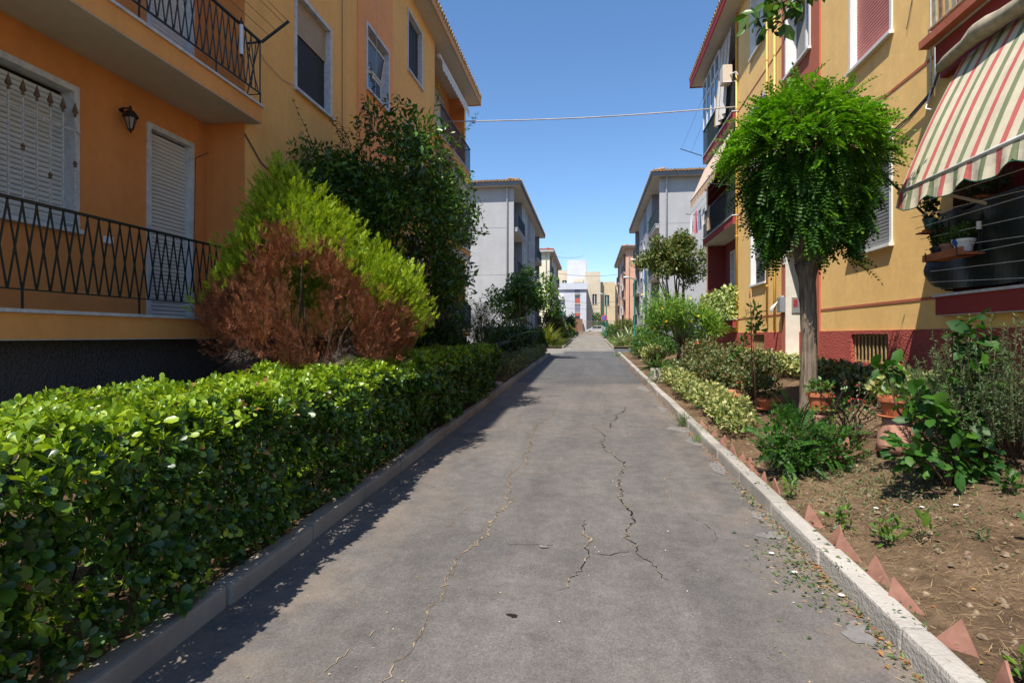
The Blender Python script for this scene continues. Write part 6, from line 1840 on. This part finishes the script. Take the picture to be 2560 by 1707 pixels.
for i in range(14):
    a, c = 15.25 + i * .1, 15.25 + (i + 1) * .1
    na, nc = .2 + .06 * math.sin(i * 1.2), .2 + .06 * math.sin((i + 1) * 1.2)
    m.face([F.p(a, z3_ + 2.8, .08), F.p(c, z3_ + 2.8, .08), F.p(c, z3_ + 1.2, nc), F.p(a, z3_ + 1.2, na)])
    m.face([F.p(a, z3_ + 1.2, na), F.p(c, z3_ + 1.2, nc), F.p(c, z3_ + .15, nc * 1.5 - .05), F.p(a, z3_ + .15, na * 1.5 - .05)])
m.build("cloth", stripes("white_orange", (0, 1, 0), .26, [(0, (.76, .74, .70)), (.6, (.66, .42, .14))], trans=.25), cu2)
cb4 = thing("clothes_line", "thin clothes-line arm below the right block's glass veranda", "clothes line", F.p(LEN, z3_, .2))
MB().bar(F.p(LEN - .05, z3_ + .1, .17), F.p(LEN + .1, z3_ + .45, .95), .025).build("arm", M_blk, cb4)
for f in (.5, .95): MB().tube([F.p(LEN - .05 + .15 * f, z3_ + .1 + .35 * f, .17 + .78 * f), F.p(15.2, z3_ + .9 + .2 * f, .17 + .6 * f)], .004, 4).build("wire", M_blk, cb4)
# cables on the right wall
cb5 = thing("wall_cable", "bundle of dark cables sagging along the yellow wall to the awning", "cable", F.p(4.9, 4.7, .05))
for k in range(3):
    MB().tube([F.p(4.66, 4.95 - .02 * k, .10), F.p(4.95, 4.72 - .02 * k, .06), F.p(5.5, 4.60 - .03 * k, .05), F.p(6.5, 4.5 - .04 * k, .045), F.p(8.0, 4.58 - .02 * k, .045), F.p(11, 4.8, .045), F.p(14.7, 5.0, .045)], .012 - .002 * k, 5).build("cable", M_cab, cb5, smooth=True)
MB().tube([F.p(4.93, 4.74, .07), F.p(4.9, 4.5, .15), F.p(4.8, 4.45, .2), F.p(4.7, 4.4, .2)], .010, 5).build("loose_end", M_white, cb5, smooth=True)
MB().tube([F.p(4.88, 5.3, .05), F.p(4.88, 4.75, .07)], .012, 5).build("tie", M_white, cb5)
cable("wall_cable", "short loose wire on the yellow wall right of the pink shutter", [F.p(5.42, 6.75, .02), F.p(5.46, 6.2, .02), F.p(5.6, 5.86, .02)], .006, M_cab)

# cable across the street
cx = []
a, b = FL.p(LEN - 4.35, 8.55, .25), F.p(14.74, 8.42, .08)
for k in range(25):
    f = k / 24; q = a.lerp(b, f); q.z -= .10 * math.sin(math.pi * f); cx.append(q)
tag(MB().tube(cx, .018, 6).build("street_cable", plain("pale_cable", (.42, .37, .34), .6, .25, 3), None, smooth=True, origin=cx[0]), "thick pale cable strung across the street between the near blocks", "cable")

# ------------------------------------------------------------------ street lamps, sign, end of the street
M_green = plain("lamp_green", (0.01, 0.13, 0.085), .5, .12)
M_head = plain("lamp_head", (.55, .55, .52), .4, .1)
def lamp(label, x, y, h, dx=-.75):
    g0 = gz(x, y)
    root = thing("street_lamp", label, "street lamp", (x, y, g0), "green street lamps along the right side")
    MB().lathe((x, y, g0 - .05), [(.13, 0), (.13, .25), (.09, .30), (.09, .9), (.07, .95), (.062, 1.0), (.05, h - .15), (.05, h), (.02, h + .02)], 10).build("pole", M_green, root, smooth=True)
    MB().bar((x, y, g0 + h - .06), (x + dx * .45, y, g0 + h + .02), .05).build("arm", M_green, root)
    hd = MB(); c0 = Vector((x + dx * .35, y, g0 + h + .02)); c1 = Vector((x + dx, y, g0 + h + .10))
    hd.tube([c0, c0.lerp(c1, .2), c0.lerp(c1, .6), c1.lerp(c0, .08), c1], [.05, .09, .13, .11, .04], 10)
    hv = [(vx_, vy_, g0 + h + .05 + (vz - (g0 + h + .05)) * .62) for vx_, vy_, vz in hd.v]; hd.v = hv
    hd.build("head", M_head, root, smooth=True)
    MB().lathe((x + dx * .68, y, g0 + h - .035), [(.02, 0), (.10, .03), (.11, .05)], 10).build("lens", M_white, root)
lamp("street lamp nearest the right cross street corner, head above the yellow flowers", 3.0, 31.3, 4.55, -.8)
lamp("second street lamp from the camera, just past the cross street", 3.0, 39.0, 4.45, -.75)
lamp("third street lamp from the camera, beside the no-parking sign", 1.95, 67.5, 5.0, -.85)
lamp("farthest street lamp, shorter looking, left of the third", 1.95, 85.0, 4.7, -.85)
sgx, sgy = 1.66, 66.2
sg_ = thing("no_parking_sign", "round blue and red no-parking sign far down the street", "sign", (sgx, sgy, gz(sgx, sgy)))
MB().tube([(sgx, sgy + .05, 1.2), (sgx, sgy + .05, 3.95)], .035, 8).build("pole", M_green, sg_)
def disc(name, r, y, mat, parent, z=3.62, n=28):
    m = MB(); top = [(sgx + r * math.cos(2 * math.pi * k / n), y, z + r * math.sin(2 * math.pi * k / n)) for k in range(n)]
    bot = [(a, y + .012, c) for a, _, c in top]
    m.face(top); m.face(bot[::-1])
    for k in range(n): m.face([top[k], top[(k + 1) % n], bot[(k + 1) % n], bot[k]])
    return m.build(name, mat, parent)
dk = disc("rim", .36, sgy - .02, plain("sign_red", (.62, .05, .06), .4, .05), sg_)
disc("blue_face", .26, sgy - .036, plain("sign_blue", (.03, .16, .50), .4, .05), sg_)
MB().bar((sgx - .17, sgy - .045, 3.62 + .17), (sgx + .17, sgy - .045, 3.62 - .17), .075, .012, up=(0, 1, 0)).build("slash", plain("sign_red2", (.62, .05, .06), .4, .05), sg_)
# end wall, railings
zE = road_z(92)
ew = thing("end_wall", "low stone wall closing the far end of the street", "wall", (0, 92, zE))
for k in range(14):
    MB().box(-7 + k * 1.0, -7 + k * 1.0 + .985, 91.8, 92.1, zE - .2, zE + .50).build("stone", M_conc_old, ew, bevel=.01)
gt = thing("iron_fence", "tall grey iron fence on top of the far end wall", "fence", (0, 92, zE + .5))
mb_ = MB(); mb_.box(-.016, .016, -.016, .016, 0, 1.75); mebar = mb_.mesh("bar", plain("fence_grey", (.25, .23, .20), .6, .2))
for k in range(70): add("bar", mebar, gt, (-6.9 + k * .2, 91.95, zE + .5))
for z in (.25, 1.6): MB().box(-7, 7, 91.92, 91.98, zE + .5 + z, zE + .54 + z).build("rail", plain("fence_grey2", (.25, .23, .20), .6, .2), gt)
# buildings closing the street
def facade(name, label, x0, x1, y0, y1, z0, z1, mat, wins=(), cornice=None, roof=None):
    b = thing(name, label, "building", ((x0 + x1) / 2, y0, z0))
    FF = Fr((x0, y0, 0), (1, 0, 0), (0, -1, 0))
    m = MB(); wall(m, FF, 0, x1 - x0, z0, z1, [w[:4] for w in wins], 0, .22)
    m.build("wall", mat, b)
    MB().box(x0 + .001, x1 - .001, y0 + .2201, y1, z0, z1).build("body", mat, b)
    for w_ in wins:
        ww = MB(); surround(ww, FF, w_[0], w_[1], w_[2], w_[3], 0, w=.09, depth=.15)
        wo = ww.build("window", w_[5] if len(w_) > 5 else M_soffit, b)
        MB().fbox(FF, w_[0], w_[1], w_[2], w_[3], -.16, -.13).build("pane", w_[4], wo)
        mu = (w_[0] + w_[1]) / 2
        MB().fbox(FF, mu - .04, mu + .04, w_[2], w_[3], -.129, -.10).build("sash", M_white, wo)
    if cornice: MB().fbox(FF, -.15, x1 - x0 + .15, z1 - cornice, z1 + .05, .002, .3).build("parapet", mat, b)
    return b, FF
M_lil = plaster("lilac_plaster", (.58, .59, .64), 40, .1, .06)
M_lil2 = plaster("lilac_band", (.22, .23, .30), 40, .1, .06)
M_cream = plaster("cream_plaster", (.60, .51, .37), 40, .1, .08)
M_cream2 = plaster("ochre_plaster", (.62, .50, .31), 40, .1, .08)
M_grsh = plain("green_shutter", (.01, .09, .05), .6)
M_rdsh = plain("red_shutter", (.50, .10, .08), .6)
b, FF = facade("end_building", "pale lilac building with a striped stair band closing the street", -9, -.55, 100, 112, 1.7, 10.7, M_lil, [(6.55, 7.25, 7.2, 8.6, M_rdsh), (6.55, 7.25, 3.6, 5.4, M_screen), (2.6, 3.8, 7.2, 8.6, M_grsh)], 1.1)
MB().fbox(FF, 6.45, 7.35, 1.7, 9.55, .002, .05).build("stair_band", M_lil2, b)
for z in (7.0, 8.7, 5.5): MB().fbox(FF, 6.4, 7.4, z, z + .12, .051, .12).build("band_sill", M_cream, b)
for (z0, z1, mm) in ((7.2, 8.1, M_rdsh), (8.12, 8.6, M_glass), (3.6, 5.0, M_screen), (5.02, 5.4, M_rdsh)): MB().fbox(FF, 6.5, 7.3, z0, z1, .051, .07).build("band_window", mm, b)
MB().box(-4.0, -.52, 104, 112, 10.7, 15.3).build("tower", M_lil, b)
MB().box(-2.9, -1.1, 103.4, 103.99, 11.2, 11.8).build("tower_window", M_cream, b)
acx = thing("air_conditioner", "white air conditioner on the far lilac building", "air conditioner", (-4.9, 99.8, 8.2))
MB().box(-5.4, -4.5, 99.5, 99.98, 7.9, 8.6).build("case", M_white, acx)
MB().box(-5.6, -4.2, 99.3, 99.9, 4.9, 5.7).build("green_awning", M_grsh, b)
facade("end_building", "cream building with green shutters behind the lilac tower", -8, -3.6, 114, 122, 1.7, 14.6, M_cream, [(.8, 1.7, 10.8, 12.6, M_grsh), (2.6, 3.5, 10.8, 12.6, M_grsh)])
facade("end_building", "tall cream building with two stacked windows right of the lilac one", -.8, 1.95, 103, 114, 1.7, 13.0, M_cream, [(1.3, 2.1, 7.2, 9.0, M_screen), (1.3, 2.1, 3.6, 5.2, M_screen)])
facade("end_building", "ochre building with a shaded return at the street's end", 1.96, 4.6, 104.5, 114, 1.7, 11.3, M_cream2, [(.75, 1.6, 7.0, 8.9, M_screen), (.6, 1.4, 2.2, 4.4, M_screen)])
facade("end_building", "low cream building half hidden by the pink block", 4.61, 9, 106, 114, 1.7, 11.0, M_cream)
facade("end_building", "brown ground-floor workshop behind the fence", -3.2, -1.2, 97.5, 99.6, 1.7, 4.4, plaster("brown_plaster", (.26, .12, .07), 40, .2, .1))
# antennas
for i, (x, y, z0, z1) in enumerate([(-3.6, 105, 15.3, 18.6), (-2.3, 106, 15.3, 20.3), (-.7, 106, 15.3, 17.6), (-6.5, 88, 13.0, 18.0), (-5.2, 108, 14.6, 17.5), (4.9, 107, 11.0, 15.2)]):
    an = thing("roof_antenna", ["television antenna left on the lilac tower", "tallest television antenna on the lilac tower", "television antenna at the lilac tower's right edge", "tall mast antenna on the cream block", "faint antenna left of the lilac tower", "antenna beside the pink block's eave"][i], "antenna", (x, y, z0), "roof antennas at the street's end")
    MB().tube([(x, y, z0 - .2), (x, y, z1)], .03, 5).build("mast", M_pipe, an)
    MB().bar((x - .5, y, z1 - .2), (x + .5, y, z1 - .2), .03).build("boom", M_pipe, an)
    for k in range(5): MB().bar((x - .4 + k * .2, y - .3, z1 - .2), (x - .4 + k * .2, y + .3, z1 - .2), .02).build("element", M_pipe, an)
# parked car behind the fence
car = thing("parked_car", "light car parked behind the far end fence", "car", (1.35, 95, 1.77))
M_cw = plain("car_paint", (.55, .57, .60), .3, .05)
bd = MB(); prof = [(-2.0, .35), (-2.05, .75), (-1.3, .95), (-.6, 1.42), (.75, 1.45), (1.4, 1.0), (1.95, .9), (2.05, .45), (1.9, .3)]
A = [(1.35 + a, 94.2, 1.77 + c) for a, c in prof]; B = [(1.35 + a, 95.8, 1.77 + c) for a, c in prof]
bd.face(A); bd.face(B[::-1])
for k in range(len(A)):
    j = (k + 1) % len(A); bd.face([A[k], A[j], B[j], B[k]])
bd.build("body", M_cw, car, bevel=.04)
for x in (-.55, .2): MB().box(1.35 + x - .32, 1.35 + x + .38, 94.175, 94.198, 1.77 + .98, 1.77 + 1.36).build("side_window", M_glass, car)
for x in (-1.3, 1.3):
    for y in (94.25, 95.75):
        w_ = MB().tube([(1.35 + x, y - .1, 2.09), (1.35 + x, y + .1, 2.09)], .32, 14).build("wheel", M_blk, car)
# wires between far houses
for i, (a, b, lab) in enumerate([((-4.4, 60, 8.3), (3.9, 66, 8.6), "thin overhead wire high between the far blocks"), ((-4.4, 72, 6.2), (4.0, 74, 6.0), "double overhead wire across the far street"), ((-4.4, 76, 5.4), (4.0, 78, 5.5), "lowest overhead wire across the far street"), ((-4.6, 54, 9.3), (-1, 104, 16), "wire rising from the left grey block to the tower")]):
    cx = []
    for k in range(13):
        f = k / 12; q = Vector(a).lerp(Vector(b), f); q.z -= .35 * math.sin(math.pi * f); cx.append(q)
    tag(MB().tube(cx, .022, 4).build("overhead_wire", M_cab, None, origin=cx[0]), lab, "wire")

# laundry on the grey block and its white spiral bracket
for k, (y, z, c, lab) in enumerate([(39.0, 6.3, (.62, .05, .25), "magenta laundry piece on the right grey block"), (39.6, 6.2, (.08, .2, .5), "blue laundry piece on the right grey block"), (40.2, 6.4, (.7, .7, .72), "white laundry piece on the right grey block")]):
    m = MB()
    for i in range(6):
        m.face([(3.75 + .03 * math.sin(i), y + i * .09, z), (3.75 + .03 * math.sin(i + 1), y + (i + 1) * .09, z), (3.75 + .05 * math.sin(i + 1), y + (i + 1) * .09, z - .9), (3.75 + .05 * math.sin(i), y + i * .09, z - .9)])
    tag(m.build("hung_cloth", cw("far%d" % k, c), None, smooth=True, recalc=False, origin=(3.75, y, z)), lab, "laundry")

# ------------------------------------------------------------------ branch of the tree that stands just outside the frame
OBX, OBY = 3.5, 2.0
ob = thing("overhanging_tree", "tree whose leafy branch hangs into the top right of the view", "tree", (OBX, OBY, gz(OBX, OBY)))
MB().tube([(OBX, OBY, .3), (OBX - .05, OBY + .1, 2.2), (OBX - .15, OBY + .35, 4.2), (OBX - .5, OBY + 1.0, 5.3)], [.11, .09, .075, .05], 9).build("trunk", M_bark, ob, smooth=True)
bp = [(OBX - .15, OBY + .35, 4.2), (2.9, 3.4, 4.75), (2.35, 4.2, 4.74), (1.9, 4.6, 4.47), (1.55, 4.72, 4.24), (1.30, 4.78, 4.10)]
m = MB(); m.tube(bp, [.03, .02, .014, .010, .006, .003], 6)
m.tube([bp[3], (1.7, 4.75, 4.30), (1.52, 4.85, 4.10)], [.007, .005, .003], 5); m.tube([bp[2], (2.2, 4.3, 4.60), (2.05, 4.36, 4.42)], [.008, .005, .003], 5)
m.build("branch", M_twig, ob, smooth=True)
cl = [(1.55, 4.74, 4.22, .17, .14, .11), (1.36, 4.78, 4.14, .12, .1, .08), (1.72, 4.7, 4.34, .14, .12, .10), (1.52, 4.84, 4.08, .1, .1, .07)]
foliage(ob, "foliage", cl, 120, .105, M_privet, leaf8(.24, .05, .2), up=-.35, out=.5, jit=.5, shell=.6)
foliage(ob, "side_foliage", [(2.06, 4.36, 4.42, .09, .08, .06)], 12, .11, M_privet, leaf8(.24, .05, .2), up=-.5, out=.5, shell=.6)
cl = sub_clumps((OBX - .2, OBY + .3, 6.0), (.9, .9, .7), 10, .35, -.6, 44)
foliage(ob, "crown", cl, 1400, .11, M_privet, leaf4(.24), up=0)
